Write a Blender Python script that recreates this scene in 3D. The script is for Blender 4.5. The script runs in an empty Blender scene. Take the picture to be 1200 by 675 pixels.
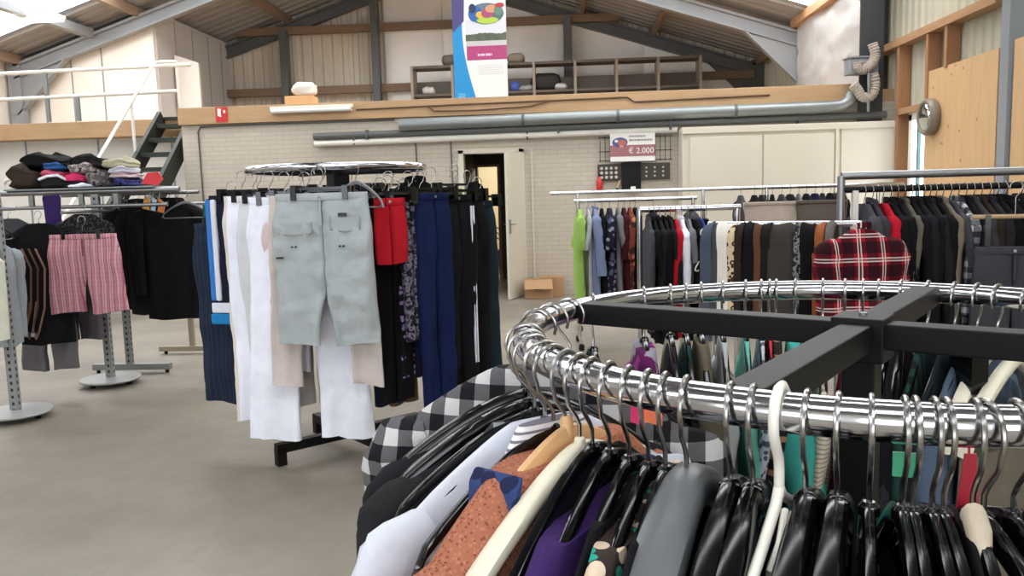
import bpy, math, random
from mathutils import Vector, noise
R = math.radians
PI = math.pi
SC = bpy.context.scene
COL = SC.collection
random.seed(7)

# ------------------------------------------------------------------ camera
F, YAW, PIT, ROL, H = 950.0, R(4), R(6.57), R(1.6), 1.5
fw = Vector((-math.sin(YAW)*math.cos(PIT), math.cos(YAW)*math.cos(PIT), -math.sin(PIT)))
r0 = Vector((math.cos(YAW), math.sin(YAW), 0)); u0 = r0.cross(fw)
rt = r0*math.cos(ROL) - u0*math.sin(ROL)
up = u0*math.cos(ROL) + r0*math.sin(ROL)
EYE = Vector((0, 0, H))
cd = bpy.data.cameras.new('camera'); cam = bpy.data.objects.new('camera', cd); COL.objects.link(cam)
cd.sensor_width = 36; cd.lens = 36*F/1200; cd.clip_start = .03; cd.clip_end = 100
from mathutils import Matrix
m3 = Matrix((rt, up, -fw)).transposed()
cam.matrix_world = Matrix.Translation(EYE) @ m3.to_4x4()
SC.camera = cam

def ray(px, py): return fw + rt*((px-600)/F) - up*((py-337.5)/F)
def at_y(px, py, Y):
    d = ray(px, py); return EYE + d*(Y/d.y)
def at_z(px, py, z):
    d = ray(px, py); return EYE + d*((z-H)/d.z)
def at_x(px, py, X):
    d = ray(px, py); return EYE + d*(X/d.x)
def proj(p):
    d = Vector(p)-EYE; z = d.dot(fw)
    return 600+F*d.dot(rt)/z, 337.5-F*d.dot(up)/z, z

# ------------------------------------------------------------------ materials
def lin(c):
    c = c/255
    return c/12.92 if c <= .04045 else ((c+.055)/1.055)**2.4
def rgb(c): return (lin(c[0]), lin(c[1]), lin(c[2]), 1)
class NT:
    def __init__(s, name):
        s.m = bpy.data.materials.new(name); s.m.use_nodes = True
        s.t = s.m.node_tree; s.b = s.t.nodes['Principled BSDF']
    def n(s, kind, **kw):
        x = s.t.nodes.new(kind)
        for k, v in kw.items(): setattr(x, k, v)
        return x
    def l(s, a, b): s.t.links.new(a, b)
    def put(s, sock, v):
        if hasattr(v, 'is_linked') or hasattr(v, 'links'): s.l(v, sock)
        else: sock.default_value = v
    def math(s, op, a, b=0.0, c=0.0):
        x = s.n('ShaderNodeMath', operation=op); s.put(x.inputs[0], a); s.put(x.inputs[1], b); s.put(x.inputs[2], c)
        return x.outputs[0]
    def mix(s, f, a, b):
        x = s.n('ShaderNodeMix', data_type='RGBA'); s.put(x.inputs[0], f); s.put(x.inputs[6], a); s.put(x.inputs[7], b)
        return x.outputs[2]
    def obj(s):
        x = s.n('ShaderNodeTexCoord').outputs['Object']; q = s.n('ShaderNodeSeparateXYZ'); s.l(x, q.inputs[0])
        return x, q.outputs[0], q.outputs[1], q.outputs[2]
    def noise(s, vec, scale, detail=3.0, rough=.5):
        x = s.n('ShaderNodeTexNoise'); s.l(vec, x.inputs['Vector']); x.inputs['Scale'].default_value = scale
        x.inputs['Detail'].default_value = detail; x.inputs['Roughness'].default_value = rough
        return x.outputs[0]
    def bump(s, h, strength, dist=.01):
        x = s.n('ShaderNodeBump'); x.inputs['Strength'].default_value = strength; x.inputs['Distance'].default_value = dist
        s.l(h, x.inputs['Height']); s.l(x.outputs[0], s.b.inputs['Normal'])
    def vary(s, col, vec, scale, amt):
        """blotchy wear: the colour times 1-amt .. 1+amt"""
        k = s.noise(vec, scale); k = s.math('MULTIPLY_ADD', k, 2*amt, 1-amt)
        x = s.n('ShaderNodeVectorMath', operation='SCALE'); s.put(x.inputs[0], col if not isinstance(col, tuple) else col[:3]); s.l(k, x.inputs['Scale'])
        return x.outputs[0]
    def fin(s, col, rough, metal=0.0, spec=.5):
        s.put(s.b.inputs['Base Color'], col); s.put(s.b.inputs['Roughness'], rough)
        s.b.inputs['Metallic'].default_value = metal; s.b.inputs['Specular IOR Level'].default_value = spec
        return s.m
MC = {}
def plain(name, c, rough=.5, metal=0.0, wear=.06, scale=6, bump=0, spec=.5):
    if name in MC: return MC[name]
    t = NT(name); v, x, y, z = t.obj(); col = t.vary(rgb(c), v, scale, wear)
    if bump: t.bump(t.noise(v, scale*12), bump)
    MC[name] = t.fin(col, rough, metal, spec); return MC[name]
def emis(name, c, st):
    t = NT(name); t.fin(rgb(c), .5); t.b.inputs['Emission Color'].default_value = rgb(c); t.b.inputs['Emission Strength'].default_value = st
    return t.m
def fabric(c, kind='plain', c2=(255, 255, 255), c3=(0, 0, 0), p=.05, rough=.9):
    key = ('fabric', tuple(c), kind, tuple(c2), tuple(c3), p)
    if key in MC: return MC[key]
    t = NT('fabric_%s_%d' % (kind, len(MC))); v, x, y, z = t.obj()
    def band(a, per, w, ph=0.0):     # 1 inside a stripe of share w
        return t.math('LESS_THAN', t.math('FRACT', t.math('MULTIPLY_ADD', a, 1/per, 50+ph)), w)
    C, C2, C3 = rgb(c), rgb(c2), rgb(c3)
    col = C
    if kind == 'vstripe': col = t.mix(band(x, p, .5), C, C2)
    elif kind == 'pin': col = t.mix(band(x, p, .12), C, C2)
    elif kind == 'hstripe': col = t.mix(band(z, p, .35), C, C2)
    elif kind == 'ticking':
        a = band(x, p, .45); b = band(x, p*.37, .3); col = t.mix(a, C, C2); col = t.mix(t.math('MULTIPLY', b, .6), col, C3)
        h = band(z, p*.6, .3); col = t.mix(t.math('MULTIPLY', h, .10), col, C3)
    elif kind == 'check':
        a = band(x, p, .5); b = band(z, p, .5); s_ = t.math('MULTIPLY', t.math('ADD', a, b), .5)
        col = t.mix(t.math('GREATER_THAN', s_, .25), C, C2); col = t.mix(t.math('GREATER_THAN', s_, .75), col, C3)
    elif kind == 'plaid':
        a = band(x, p, .48); b = band(z, p, .48); col = t.mix(t.math('MULTIPLY', a, .75), C, C3); col = t.mix(t.math('MULTIPLY', b, .75), col, C3)
        for q in (x, z):
            for ph in (.24, .36): col = t.mix(t.math('MULTIPLY', band(q, p, .05, ph), .8), col, C2)
    elif kind in ('floral', 'leopard'):
        w = t.n('ShaderNodeTexVoronoi'); t.l(v, w.inputs['Vector']); w.inputs['Scale'].default_value = 1/p
        if kind == 'floral':
            col = t.mix(t.math('LESS_THAN', w.outputs['Distance'], .36), C, C2)
            sp = t.n('ShaderNodeSeparateColor'); t.l(w.outputs['Color'], sp.inputs[0])
            col = t.mix(t.math('MULTIPLY', t.math('GREATER_THAN', sp.outputs[0], .6), t.math('LESS_THAN', w.outputs['Distance'], .45)), col, C3)
        else:
            col = t.mix(t.math('MULTIPLY', t.math('LESS_THAN', w.outputs['Distance'], .5), t.math('GREATER_THAN', w.outputs['Distance'], .22)), C, C2)
    elif kind == 'camo':
        k = t.noise(v, 1/p, 4); col = t.mix(t.math('GREATER_THAN', k, .5), C, C2); col = t.mix(t.math('GREATER_THAN', k, .6), col, C3)
    elif kind == 'lace':
        w = t.n('ShaderNodeTexVoronoi'); t.l(v, w.inputs['Vector']); w.inputs['Scale'].default_value = 1/p
        col = t.mix(t.math('LESS_THAN', w.outputs['Distance'], .4), C, C2)
    col = t.vary(col, v, 14, .10)
    k1 = t.noise(v, 9, 4, .6); k2 = t.noise(v, 700, 2)
    t.bump(t.math('MULTIPLY_ADD', k2, .05, k1), .55, .02)
    MC[key] = t.fin(col, rough, 0, .12)
    return MC[key]

chrome = plain('chrome', (205, 205, 208), .13, 1.0, .03)
wire = plain('wire_steel', (170, 168, 165), .25, 1.0, .04)
worn_steel = plain('worn_steel', (150, 150, 150), .35, .9, .1)
galv = plain('galvanised', (140, 145, 144), .4, .6, .12)
blackpaint = plain('black_paint', (12, 11, 11), .5, 0, .1, 6, 0, .25)
blackplastic = plain('black_plastic', (7, 7, 8), .14, 0, .05)
charplastic = plain('charcoal_plastic', (9, 9, 10), .17, 0, .05)
greyplastic = plain('grey_plastic', (92, 95, 97), .38, 0, .05)
whiteplastic = plain('white_plastic', (232, 228, 216), .3, 0, .02)
creamplastic = plain('cream_plastic', (226, 219, 196), .32, 0, .03)
steelgrey = plain('grey_steel_paint', (138, 142, 146), .5, 0, .07, 3)
steeldark = plain('dark_steel_paint', (84, 86, 86), .5, 0, .08, 3)
steelblack = plain('slate_steel_paint', (52, 53, 55), .5, 0, .08, 3)
def perfmat():
    t = NT('perforated_steel'); v, x, y, z = t.obj()
    row = t.math('LESS_THAN', t.math('FRACT', t.math('MULTIPLY', z, 20.0)), .45)
    cx_ = t.math('LESS_THAN', t.math('ABSOLUTE', x), .009); cy_ = t.math('LESS_THAN', t.math('ABSOLUTE', y), .008)
    hole = t.math('MULTIPLY', row, t.math('MAXIMUM', cx_, cy_)); col = t.mix(hole, rgb((140, 143, 142)), rgb((34, 35, 37)))
    return t.fin(t.vary(col, v, 6, .1), .45, .2)
perfsteel = perfmat()
ivory = plain('ivory_paint', (208, 201, 183), .5, 0, .03, 2)
whitepaint = plain('white_paint', (226, 222, 212), .5, 0, .03)
cardboard = plain('cardboard', (176, 138, 100), .8, 0, .06)
paper = plain('paper', (228, 226, 220), .7, 0, .02)
redp = plain('red_enamel', (196, 40, 44), .45, 0, .04)
clipblack = blackplastic
def wood(name, c, c2, along='y', rough=.6, sc=1.0):
    if name in MC: return MC[name]
    t = NT(name); v, x, y, z = t.obj(); mp = t.n('ShaderNodeMapping'); t.l(v, mp.inputs['Vector'])
    s = {'x': (1.2, 14, 14), 'y': (14, 1.2, 14), 'z': (14, 14, 1.2)}[along]
    mp.inputs['Scale'].default_value = tuple(a*sc for a in s)
    k = t.noise(mp.outputs[0], 1.6, 5, .6); col = t.mix(k, rgb(c), rgb(c2)); col = t.vary(col, v, 1.7, .12)
    t.bump(k, .15); MC[name] = t.fin(col, rough); return MC[name]
woodbeam = wood('beam_pine', (190, 158, 118), (164, 128, 90), 'x')
woodpost = wood('post_pine', (176, 130, 92), (142, 98, 66), 'z')
woodrail = wood('rail_pine', (186, 146, 106), (152, 112, 78), 'y')
woodgirt = wood('girt_timber', (136, 110, 86), (106, 86, 68), 'x')
woodpurlin = wood('purlin_timber', (148, 124, 102), (116, 98, 82), 'y')
hangwood = wood('hanger_beech', (222, 178, 128), (202, 154, 104), 'x', .35, 2)
def plymat():
    t = NT('plywood'); v, x, y, z = t.obj(); mp = t.n('ShaderNodeMapping'); t.l(v, mp.inputs['Vector']); mp.inputs['Scale'].default_value = (5, 5, .7)
    k = t.noise(mp.outputs[0], 3, 6, .6); col = t.mix(k, rgb((214, 178, 132)), rgb((190, 150, 106)))
    w = t.n('ShaderNodeTexVoronoi'); t.l(v, w.inputs['Vector']); w.inputs['Scale'].default_value = 5
    col = t.mix(t.math('MULTIPLY', t.math('LESS_THAN', w.outputs['Distance'], .09), .6), col, rgb((110, 70, 44)))
    return t.fin(col, .6)
plywood = plymat()
def brickmat():
    t = NT('painted_brick'); v, x, y, z = t.obj(); cb = t.n('ShaderNodeCombineXYZ'); t.l(t.math('ADD', x, y), cb.inputs[0]); t.l(z, cb.inputs[1])
    b = t.n('ShaderNodeTexBrick'); t.l(cb.outputs[0], b.inputs['Vector']); b.inputs['Scale'].default_value = 1
    b.inputs['Brick Width'].default_value = .22; b.inputs['Row Height'].default_value = .0667; b.inputs['Mortar Size'].default_value = .006; b.inputs['Mortar Smooth'].default_value = .3
    b.inputs['Color1'].default_value = rgb((193, 183, 167)); b.inputs['Color2'].default_value = rgb((188, 178, 162)); b.inputs['Mortar'].default_value = rgb((175, 165, 151))
    col = t.vary(b.outputs['Color'], v, 1.3, .06); t.bump(t.math('SUBTRACT', 1.0, b.outputs['Fac']), .3, .006)
    return t.fin(col, .7)
brick = brickmat()
def floormat():
    t = NT('concrete_floor'); v, x, y, z = t.obj()
    k = t.math('MULTIPLY_ADD', t.noise(v, .8, 7, .65), 1.8, -.4); k2 = t.noise(v, 3.2, 8, .65)
    col = t.mix(k, rgb((106, 99, 89)), rgb((152, 143, 128))); col = t.mix(t.math('MULTIPLY', t.math('GREATER_THAN', k2, .62), .22), col, rgb((92, 86, 78)))
    col = t.vary(col, v, 9, .07)
    mp = t.n('ShaderNodeMapping'); t.l(v, mp.inputs['Vector']); mp.inputs['Scale'].default_value = (.5, 4, 1)
    k3 = t.noise(mp.outputs[0], 1.5, 4); col = t.mix(t.math('MULTIPLY', k3, .25), col, rgb((124, 117, 107)))
    t.bump(k2, .08)
    ro = t.math('MULTIPLY_ADD', k, -.25, .58)
    return t.fin(col, ro, 0, .4)
concrete = floormat()
panelw = plain('pale_panel', (222, 217, 208), .55, 0, .04, .8)
panelshade = plain('shaded_panel', (192, 188, 183), .55, 0, .05, .8)  # pale panel darkened, shade of the room's side wall put into colour
sheet = plain('white_membrane', (243, 240, 234), .6, 0, .05, 1.2, .12)
clad = plain('cream_cladding', (184, 180, 160), .5, 0, .06, 2)
cladg = plain('beige_cladding', (204, 196, 180), .55, 0, .07, 1.2)
roofm = plain('roof_sheet', (142, 142, 143), .65, 0, .12, .8)
tarp = plain('crinkled_foil', (206, 206, 204), .25, .3, .1, 5, 1.0)
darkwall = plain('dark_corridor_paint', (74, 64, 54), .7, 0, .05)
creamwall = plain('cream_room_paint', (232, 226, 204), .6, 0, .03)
stairgreen = plain('dark_green_steel', (40, 46, 38), .5, .1, .08)

# ------------------------------------------------------------------ mesh building
class MB:
    def __init__(s): s.v = []; s.f = []; s.mi = []; s.cur = 0
    def add(s, vs, fs):
        b = len(s.v); s.v += [tuple(p) for p in vs]; s.f += [tuple(b+i for i in q) for q in fs]; s.mi += [s.cur]*len(fs); return s
    def box(s, x0, x1, y0, y1, z0, z1):
        return s.add([(x0, y0, z0), (x1, y0, z0), (x1, y1, z0), (x0, y1, z0), (x0, y0, z1), (x1, y0, z1), (x1, y1, z1), (x0, y1, z1)],
                     [(0, 3, 2, 1), (4, 5, 6, 7), (0, 1, 5, 4), (1, 2, 6, 5), (2, 3, 7, 6), (3, 0, 4, 7)])
    def bar(s, a, b, w, h, upv=(0, 0, 1)):      # rectangular bar from a to b, w sideways, h along upv
        a = Vector(a); b = Vector(b); d = (b-a).normalized(); U = Vector(upv)
        S = d.cross(U)
        if S.length < 1e-4: S = d.cross(Vector((1, 0, 0)))
        S.normalize(); U = S.cross(d).normalized()
        c = [S*(-w/2)+U*(-h/2), S*(w/2)+U*(-h/2), S*(w/2)+U*(h/2), S*(-w/2)+U*(h/2)]
        return s.add([a+k for k in c]+[b+k for k in c], [(0, 3, 2, 1), (4, 5, 6, 7), (0, 1, 5, 4), (1, 2, 6, 5), (2, 3, 7, 6), (3, 0, 4, 7)])
    def loft(s, rings, cap=True, closed=False):
        n = len(rings[0]); b = len(s.v); fs = []
        for r in rings: s.v += [tuple(p) for p in r]
        k = len(rings)
        for i in range(k if closed else k-1):
            j = (i+1) % k
            for a in range(n):
                c = (a+1) % n; fs.append((b+i*n+a, b+i*n+c, b+j*n+c, b+j*n+a))
        if cap and not closed:
            fs.append(tuple(b+a for a in reversed(range(n)))); fs.append(tuple(b+(k-1)*n+a for a in range(n)))
        s.f += fs; s.mi += [s.cur]*len(fs); return s
    def tube(s, pts, r, n=8, closed=False, flat=1.0):
        pts = [Vector(p) for p in pts]; k = len(pts); rings = []; ref = None
        for i, p in enumerate(pts):
            a = pts[(i-1) % k] if (closed or i > 0) else p; c = pts[(i+1) % k] if (closed or i < k-1) else p
            t = (c-a).normalized()
            if ref is None:
                ref = Vector((0, 1, 0)) if abs(t.y) < .9 else Vector((0, 0, 1))
            S = t.cross(ref)
            if S.length < 1e-5: S = t.cross(Vector((1, 0, 0)))
            S.normalize(); U = S.cross(t).normalized(); ref = U
            rr = r[i] if isinstance(r, (list, tuple)) else r
            rings.append([p + S*(math.cos(2*PI*q/n)*rr*flat) + U*(math.sin(2*PI*q/n)*rr) for q in range(n)])
        return s.loft(rings, True, closed)
    def lathe(s, prof, c=(0, 0, 0), n=24):
        c = Vector(c)
        return s.loft([[c+Vector((math.cos(2*PI*q/n)*r, math.sin(2*PI*q/n)*r, z)) for q in range(n)] for r, z in prof])
    def prism(s, poly, y0, y1):                 # polygon in xz, extruded along y
        n = len(poly)
        return s.loft([[(x, y0, z) for x, z in poly], [(x, y1, z) for x, z in poly]])
    def mesh(s, name, smooth=40):
        me = bpy.data.meshes.new(name); me.from_pydata(s.v, [], s.f); me.update()
        import bmesh
        bm = bmesh.new(); bm.from_mesh(me); bmesh.ops.recalc_face_normals(bm, faces=bm.faces); bm.to_mesh(me); bm.free()
        if smooth:
            me.polygons.foreach_set('use_smooth', [True]*len(me.polygons)); me.set_sharp_from_angle(angle=R(smooth))
        if any(s.mi): me.polygons.foreach_set('material_index', s.mi)
        return me
    def build(s, name, mat, parent=None, loc=(0, 0, 0), rz=0.0, smooth=40, bevel=0):
        return link(name, s.mesh(name, smooth), mat, parent, loc, rz, bevel)
def link(name, me, mat, parent=None, loc=(0, 0, 0), rz=0.0, bevel=0):
    o = bpy.data.objects.new(name, me); COL.objects.link(o)
    mats = mat if isinstance(mat, (list, tuple)) else [mat]
    while len(me.materials) < len(mats): me.materials.append(None)
    for i, m in enumerate(mats): o.material_slots[i].link = 'OBJECT'; o.material_slots[i].material = m
    o.location = loc; o.rotation_euler = (0, 0, rz)
    if parent: o.parent = parent
    if bevel:
        b = o.modifiers.new('bevel', 'BEVEL'); b.width = bevel; b.segments = 2; b.limit_method = 'ANGLE'
    return o
def tag(o, label, cat, group=None):
    o['label'] = label; o['category'] = cat
    if group: o['group'] = group
    return o
def empty(name, label, cat, loc, rz=0.0, group=None):
    o = bpy.data.objects.new(name, None); COL.objects.link(o); o.location = loc; o.rotation_euler = (0, 0, rz); o.empty_display_size = .1
    return tag(o, label, cat, group)
def struct(name, mb, mat, **k):
    o = mb.build(name, mat, **k); o['kind'] = 'structure'; return o

# ------------------------------------------------------------------ the hall
XL, XR, XA, ZE, SL = -11.2, 4.7, -3.25, 4.5, .32
YB, YG, YF = 12.0, 20.0, -5.0
def zroof(x): return ZE + SL*(x-XL) if x < XA else ZE + SL*(XR-x)
struct('floor', MB().box(XL-.2, XR+.2, YF-.2, YG+.2, -.15, 0), concrete)
def corrugated(p0, ud, vd, ulen, vlen, pitch=.25, depth=.035, nrm=(0, -1, 0), vtop=None):
    """trapezoid-ribbed sheet; ribs run along vd; vtop(u) may cut the height"""
    mb = MB(); p0 = Vector(p0); ud = Vector(ud); vd = Vector(vd); nr = Vector(nrm); u = 0; prof = []
    while u < ulen:
        for a, h in ((0, 0), (.28, 0), (.40, 1), (.88, 1)): prof.append((min(u+a*pitch, ulen), h*depth))
        u += pitch
    prof.append((ulen, 0)); vs = []; fs = []
    for uu, h in prof:
        top = vtop(uu) if vtop else vlen
        a = p0+ud*uu+nr*h; vs += [a, a+vd*top]
    for i in range(len(prof)-1): fs.append((2*i, 2*i+2, 2*i+3, 2*i+1))
    return mb.add(vs, fs)
# roof: ribbed sheets with openings left for the rooflights
SKY_L = (-10.7, -4.2); SKY_R = (-2.3, 4.45)
BAYS = [(12.9, 15.0), (9.7, 11.1), (5.7, 7.1), (1.95, 2.4), (-2.6, -1.2)]
def roofside(name, xa, xb, sky):
    mb = MB()
    def strip(x0, x1, y0, y1):
        s_ = (x1-x0); sl = math.hypot(s_, zroof(x1)-zroof(x0))
        d = Vector((x1-x0, 0, zroof(x1)-zroof(x0))).normalized(); nrm = Vector((d.z, 0, -d.x)) if d.x*1 > 0 else Vector((-d.z, 0, d.x))
        if nrm.z > 0: nrm = -nrm
        c = corrugated((x0, y0, zroof(x0)), (0, 1, 0), d, y1-y0, sl, .333, .04, nrm)
        mb.add(c.v, c.f)
    ys = YF
    edges = sorted(BAYS)
    for a, b in edges:
        strip(xa, xb, ys, a); strip(xa, sky[0], a, b); strip(sky[1], xb, a, b); ys = b
    strip(xa, xb, ys, YG)
    return struct(name, mb, roofm, smooth=0)
roofside('ceiling_left', XL, XA, SKY_L); roofside('ceiling_right', XA, XR, SKY_R)
mb = MB(); 
for x0, x1 in ((XL-.1, XA), (XA, XR+.1)):
    mb.add([(x0, YF, zroof(x0)+.12), (x1, YF, zroof(x1)+.12), (x1, YG, zroof(x1)+.12), (x0, YG, zroof(x0)+.12)], [(0, 1, 2, 3)])
skymat = emis('rooflight_sheet', (248, 251, 255), 6.5)
n = 1
for (a, b) in BAYS:
    for sx in (SKY_L, SKY_R):
        x0, x1 = sx; mbx = MB()
        zz = .02
        mbx.add([(x0, a, zroof(x0)+zz), (x1, a, zroof(x1)+zz), (x1, b, zroof(x1)+zz), (x0, b, zroof(x0)+zz),
                 (x0, a, zroof(x0)+zz+.03), (x1, a, zroof(x1)+zz+.03), (x1, b, zroof(x1)+zz+.03), (x0, b, zroof(x0)+zz+.03)],
                [(0, 3, 2, 1), (4, 5, 6, 7), (0, 1, 5, 4), (1, 2, 6, 5), (2, 3, 7, 6), (3, 0, 4, 7)])
        struct('window_%d' % n, mbx, skymat, smooth=0); n += 1
# windows behind the viewer, unseen and added to light the front-facing clothes
frontfill = emis('added_front_fill', (240, 247, 255), 3.4)
for x0 in (-8.6, -5.2, -1.8, 1.4):
    fr = MB()
    for q in ((x0, x0+.08, .9, 3.3), (x0+2.6, x0+2.68, .9, 3.3)): fr.box(q[0], q[1], YF, YF+.08, q[2], q[3])
    for z in (.85, 2.6, 3.25): fr.box(x0, x0+2.68, YF, YF+.08, z, z+.08)
    fo = struct('window_%d' % n, fr, whitepaint, smooth=0); n += 1
    MB().box(x0+.06, x0+2.62, YF+.01, YF+.03, .9, 3.28).build('window_glazing', frontfill, fo, smooth=0)  # glowing pane, added fill light for the clothes
# steel portal frames
def frame(y, matc, matr, w=.16, ins=0.0, haunch=True):
    mb = MB()
    for s, x in ((1, XL+.2), (-1, XR-.2+ins)):
        mb.box(x-.13+ins, x+.13-ins, y-w/2, y+w/2, 0, zroof(x)-.1)
    struct('column_steel', mb, matc, smooth=0)
    mb = MB()
    for xa, xb in ((XL+.2, XA), (XR-.2, XA)):
        za, zb = zroof(xa)-.22, zroof(xb)-.22
        mb.bar((xa, y, za), (xb, y, zb), w, .05); mb.bar((xa, y, za-.12), (xb, y, zb-.12), .02, .24); mb.bar((xa, y, za-.25), (xb, y, zb-.25), w, .03)
        s = 1 if xb > xa else -1
        if not haunch: continue
        mb.prism([(xa, za-.25), (xa, za-.95), (xa+s*1.1, zroof(xa+s*1.1)-.46)], y-.02, y+.02)
        mb.bar((xa+s*.02, y, za-.97), (xa+s*1.1, y, zroof(xa+s*1.1)-.47), w, .03)
    struct('beam_rafter', mb, matr, smooth=0)
frame(0.8, steelgrey, steelgrey); frame(4.8, steelgrey, steelgrey); frame(8.78, steelgrey, steelgrey, .16, .05)
frame(12.35, steelblack, steelgrey, .16, .0, False); frame(16.0, steelgrey, steelgrey); frame(19.75, steeldark, steeldark); frame(-3.2, steelgrey, steelgrey)
# timber purlins
k = 0
for x in (-10.9, -8.35, -6.6, -4.9, -3.6, -2.9, -1.2, .45, 2.1, 4.5):
    mb = MB(); z = zroof(x)-.13
    mb.box(x-.04, x+.04, YF, YG, z-.1, z+.08); struct('beam_purlin', mb, woodpurlin, smooth=0)
struct('column_wall_end', MB().box(4.12, 4.44, 11.9, 11.935, 2.37, 4.32).box(4.26, 4.30, 11.935, 12.1, 2.37, 4.32), steelblack, smooth=0)
# walls
struct('wall_left', MB().box(XL-.2, XL, YF, YG, 0, zroof(XL)), panelw)
struct('wall_front', MB().prism([(XL, 0), (XR, 0), (XR, ZE), (XA, zroof(XA)), (XL, ZE)], YF-.2, YF), panelw)
mb = MB(); c = corrugated((XR-.02, YG, 0), (0, -1, 0), (0, 0, 1), YG-YF, ZE+.1, .2, .03, (-1, 0, 0)); struct('wall_right', c, clad, smooth=0)
struct('wall_right_backing', MB().box(XR+.02, XR+.2, YF, YG, 0, ZE+.1), clad)
c = corrugated((XL, YG-.02, 0), (1, 0, 0), (0, 0, 1), XR-XL, 5, .25, .035, (0, -1, 0), vtop=lambda u: zroof(XL+u)); struct('wall_gable', c, cladg, smooth=0)
struct('wall_gable_backing', MB().prism([(XL, 0), (XR, 0), (XR, ZE), (XA, zroof(XA)), (XL, ZE)], YG+.02, YG+.2), cladg)
# membrane sheets bulging between the posts of the gable
def bulge(x0, x1, z0, ztop, seed):
    mb = MB(); nx, nz = 14, 10; vs = []; fs = []
    for i in range(nx+1):
        for j in range(nz+1):
            u, w = i/nx, j/nz; x = x0+(x1-x0)*u; z = z0+(ztop(x)-z0)*w
            d = .10*math.sin(PI*u)**.6*math.sin(PI*w)**.6 + .05*noise.noise(Vector((x*1.5+seed, z*1.5, seed)))
            vs.append((x, 19.88-d, z))
    for i in range(nx):
        for j in range(nz): a = i*(nz+1)+j; fs.append((a, a+nz+1, a+nz+2, a+1))
    return mb.add(vs, fs)
for a, b, sd in ((-4.3, -2.9, 1), (-2.9, -1.5, 2), (-1.5, .0, 3), (.2, 1.9, 4), (1.9, 3.4, 5), (3.4, 4.6, 6)):
    struct('wall_gable_sheet', bulge(a, b, 2.9, lambda x: zroof(x)-.3, sd), sheet)
for x in (-6.68, -4.46, .1):
    struct('column_gable', MB().box(x-.09, x+.09, 19.45, 19.7, 2.85, zroof(x)-.4), steeldark, smooth=0, bevel=.01)
for z, x0, x1 in ((4.13, XL+.3, XR-.3), (5.55, -7.8, 1.3)):
    struct('trim_girt', MB().box(x0, x1, 19.6, 19.74, z-.09, z+.09), woodgirt, smooth=0)

# --- block under the mezzanine, painted brick, with the doorway
mb = MB(); mb.box(-5.74, -1.52, YB, YB+.2, 0, 2.66); mb.box(-.67, XR-.02, YB, YB+.2, 0, 2.66); mb.box(-1.52, -.67, YB, YB+.2, 2.13, 2.66)
mb.box(-5.74, -5.54, YB+.2, 13.1, 0, 2.66)
struct('wall_back', mb, brick, smooth=0)
struct('floor_mezzanine', MB().box(-5.74, XR-.02, YB+.05, YG-.05, 2.66, 2.84).box(XL, -5.74, 12.95, YG-.05, 2.6, 2.8), woodbeam, smooth=0)
struct('trim_1', MB().box(-5.76, 4.02, YB-.06, YB+.05, 2.665, 2.915), woodbeam, smooth=0, bevel=.006)
struct('trim_2', MB().box(XL, -5.72, 12.8, 12.93, 2.60, 2.86), woodbeam, smooth=0, bevel=.006)
mb = MB(); x = XL
struct('wall_left_lower', MB().box(XL, -5.74, 13.1, 13.2, 0, 2.62), panelw, smooth=0)
mb = MB()
for xx in (-10.2, -8.95, -7.7, -6.45): mb.box(xx-.012, xx+.012, 13.085, 13.1, 0, 2.6)
struct('trim_3', mb, steelgrey, smooth=0)
# doorway frame, leaf, corridor
DO = empty('door_1', 'ivory door standing open in the painted brick wall', 'door', (0, 0, 0)); del DO['label']; del DO['category']; DO['kind'] = 'structure'
mb = MB(); mb.box(-1.58, -1.50, YB-.03, YB+.2, 0, 2.17); mb.box(-.69, -.61, YB-.03, YB+.2, 0, 2.17); mb.box(-1.58, -.61, YB-.03, YB+.2, 2.11, 2.18)
mb.build('door_frame', ivory, DO, smooth=0, bevel=.006)
lf = MB().box(-.55, 0, -.02, .02, .01, 2.1).build('door_leaf', ivory, DO, (-.66, 11.97, 0), R(70.5), smooth=0, bevel=.004)
hd = MB(); hd.box(-.53, -.47, -.028, -.02, .95, 1.15); hd.tube([(-.50, -.02, 1.08), (-.50, -.06, 1.08), (-.38, -.062, 1.08)], .009)
hd.box(-.53, -.47, .02, .028, .95, 1.15); hd.tube([(-.50, .02, 1.08), (-.50, .06, 1.08), (-.38, .062, 1.08)], .009)
hd.build('door_handle', galv, lf)
mb = MB(); mb.box(-1.75, -1.6, YB+.2, 14.6, 0, 2.6); mb.box(-.55, -.4, YB+.2, 14.6, 0, 2.6); mb.box(-1.75, -.4, YB+.2, 14.6, 2.45, 2.6)
mb.box(-1.75, -1.57, 14.5, 14.6, 0, 2.5); mb.box(-1.22, -.4, 14.5, 14.6, 0, 2.5); mb.box(-1.57, -1.22, 14.5, 14.6, 2.0, 2.5)
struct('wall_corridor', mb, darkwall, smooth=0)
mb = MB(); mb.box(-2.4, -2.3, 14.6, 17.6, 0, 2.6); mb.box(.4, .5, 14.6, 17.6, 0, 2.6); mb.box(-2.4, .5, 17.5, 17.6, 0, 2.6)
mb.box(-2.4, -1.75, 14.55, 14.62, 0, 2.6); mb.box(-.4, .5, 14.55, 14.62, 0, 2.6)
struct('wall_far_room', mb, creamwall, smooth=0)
mb = MB(); mb.box(-1.60, -1.57, 14.47, 14.62, 0, 2.0); mb.box(-1.22, -1.17, 14.47, 14.62, 0, 2.0); mb.box(-1.60, -1.17, 14.47, 14.62, 2.0, 2.04); struct('trim_4', mb, woodpost, smooth=0)

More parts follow.
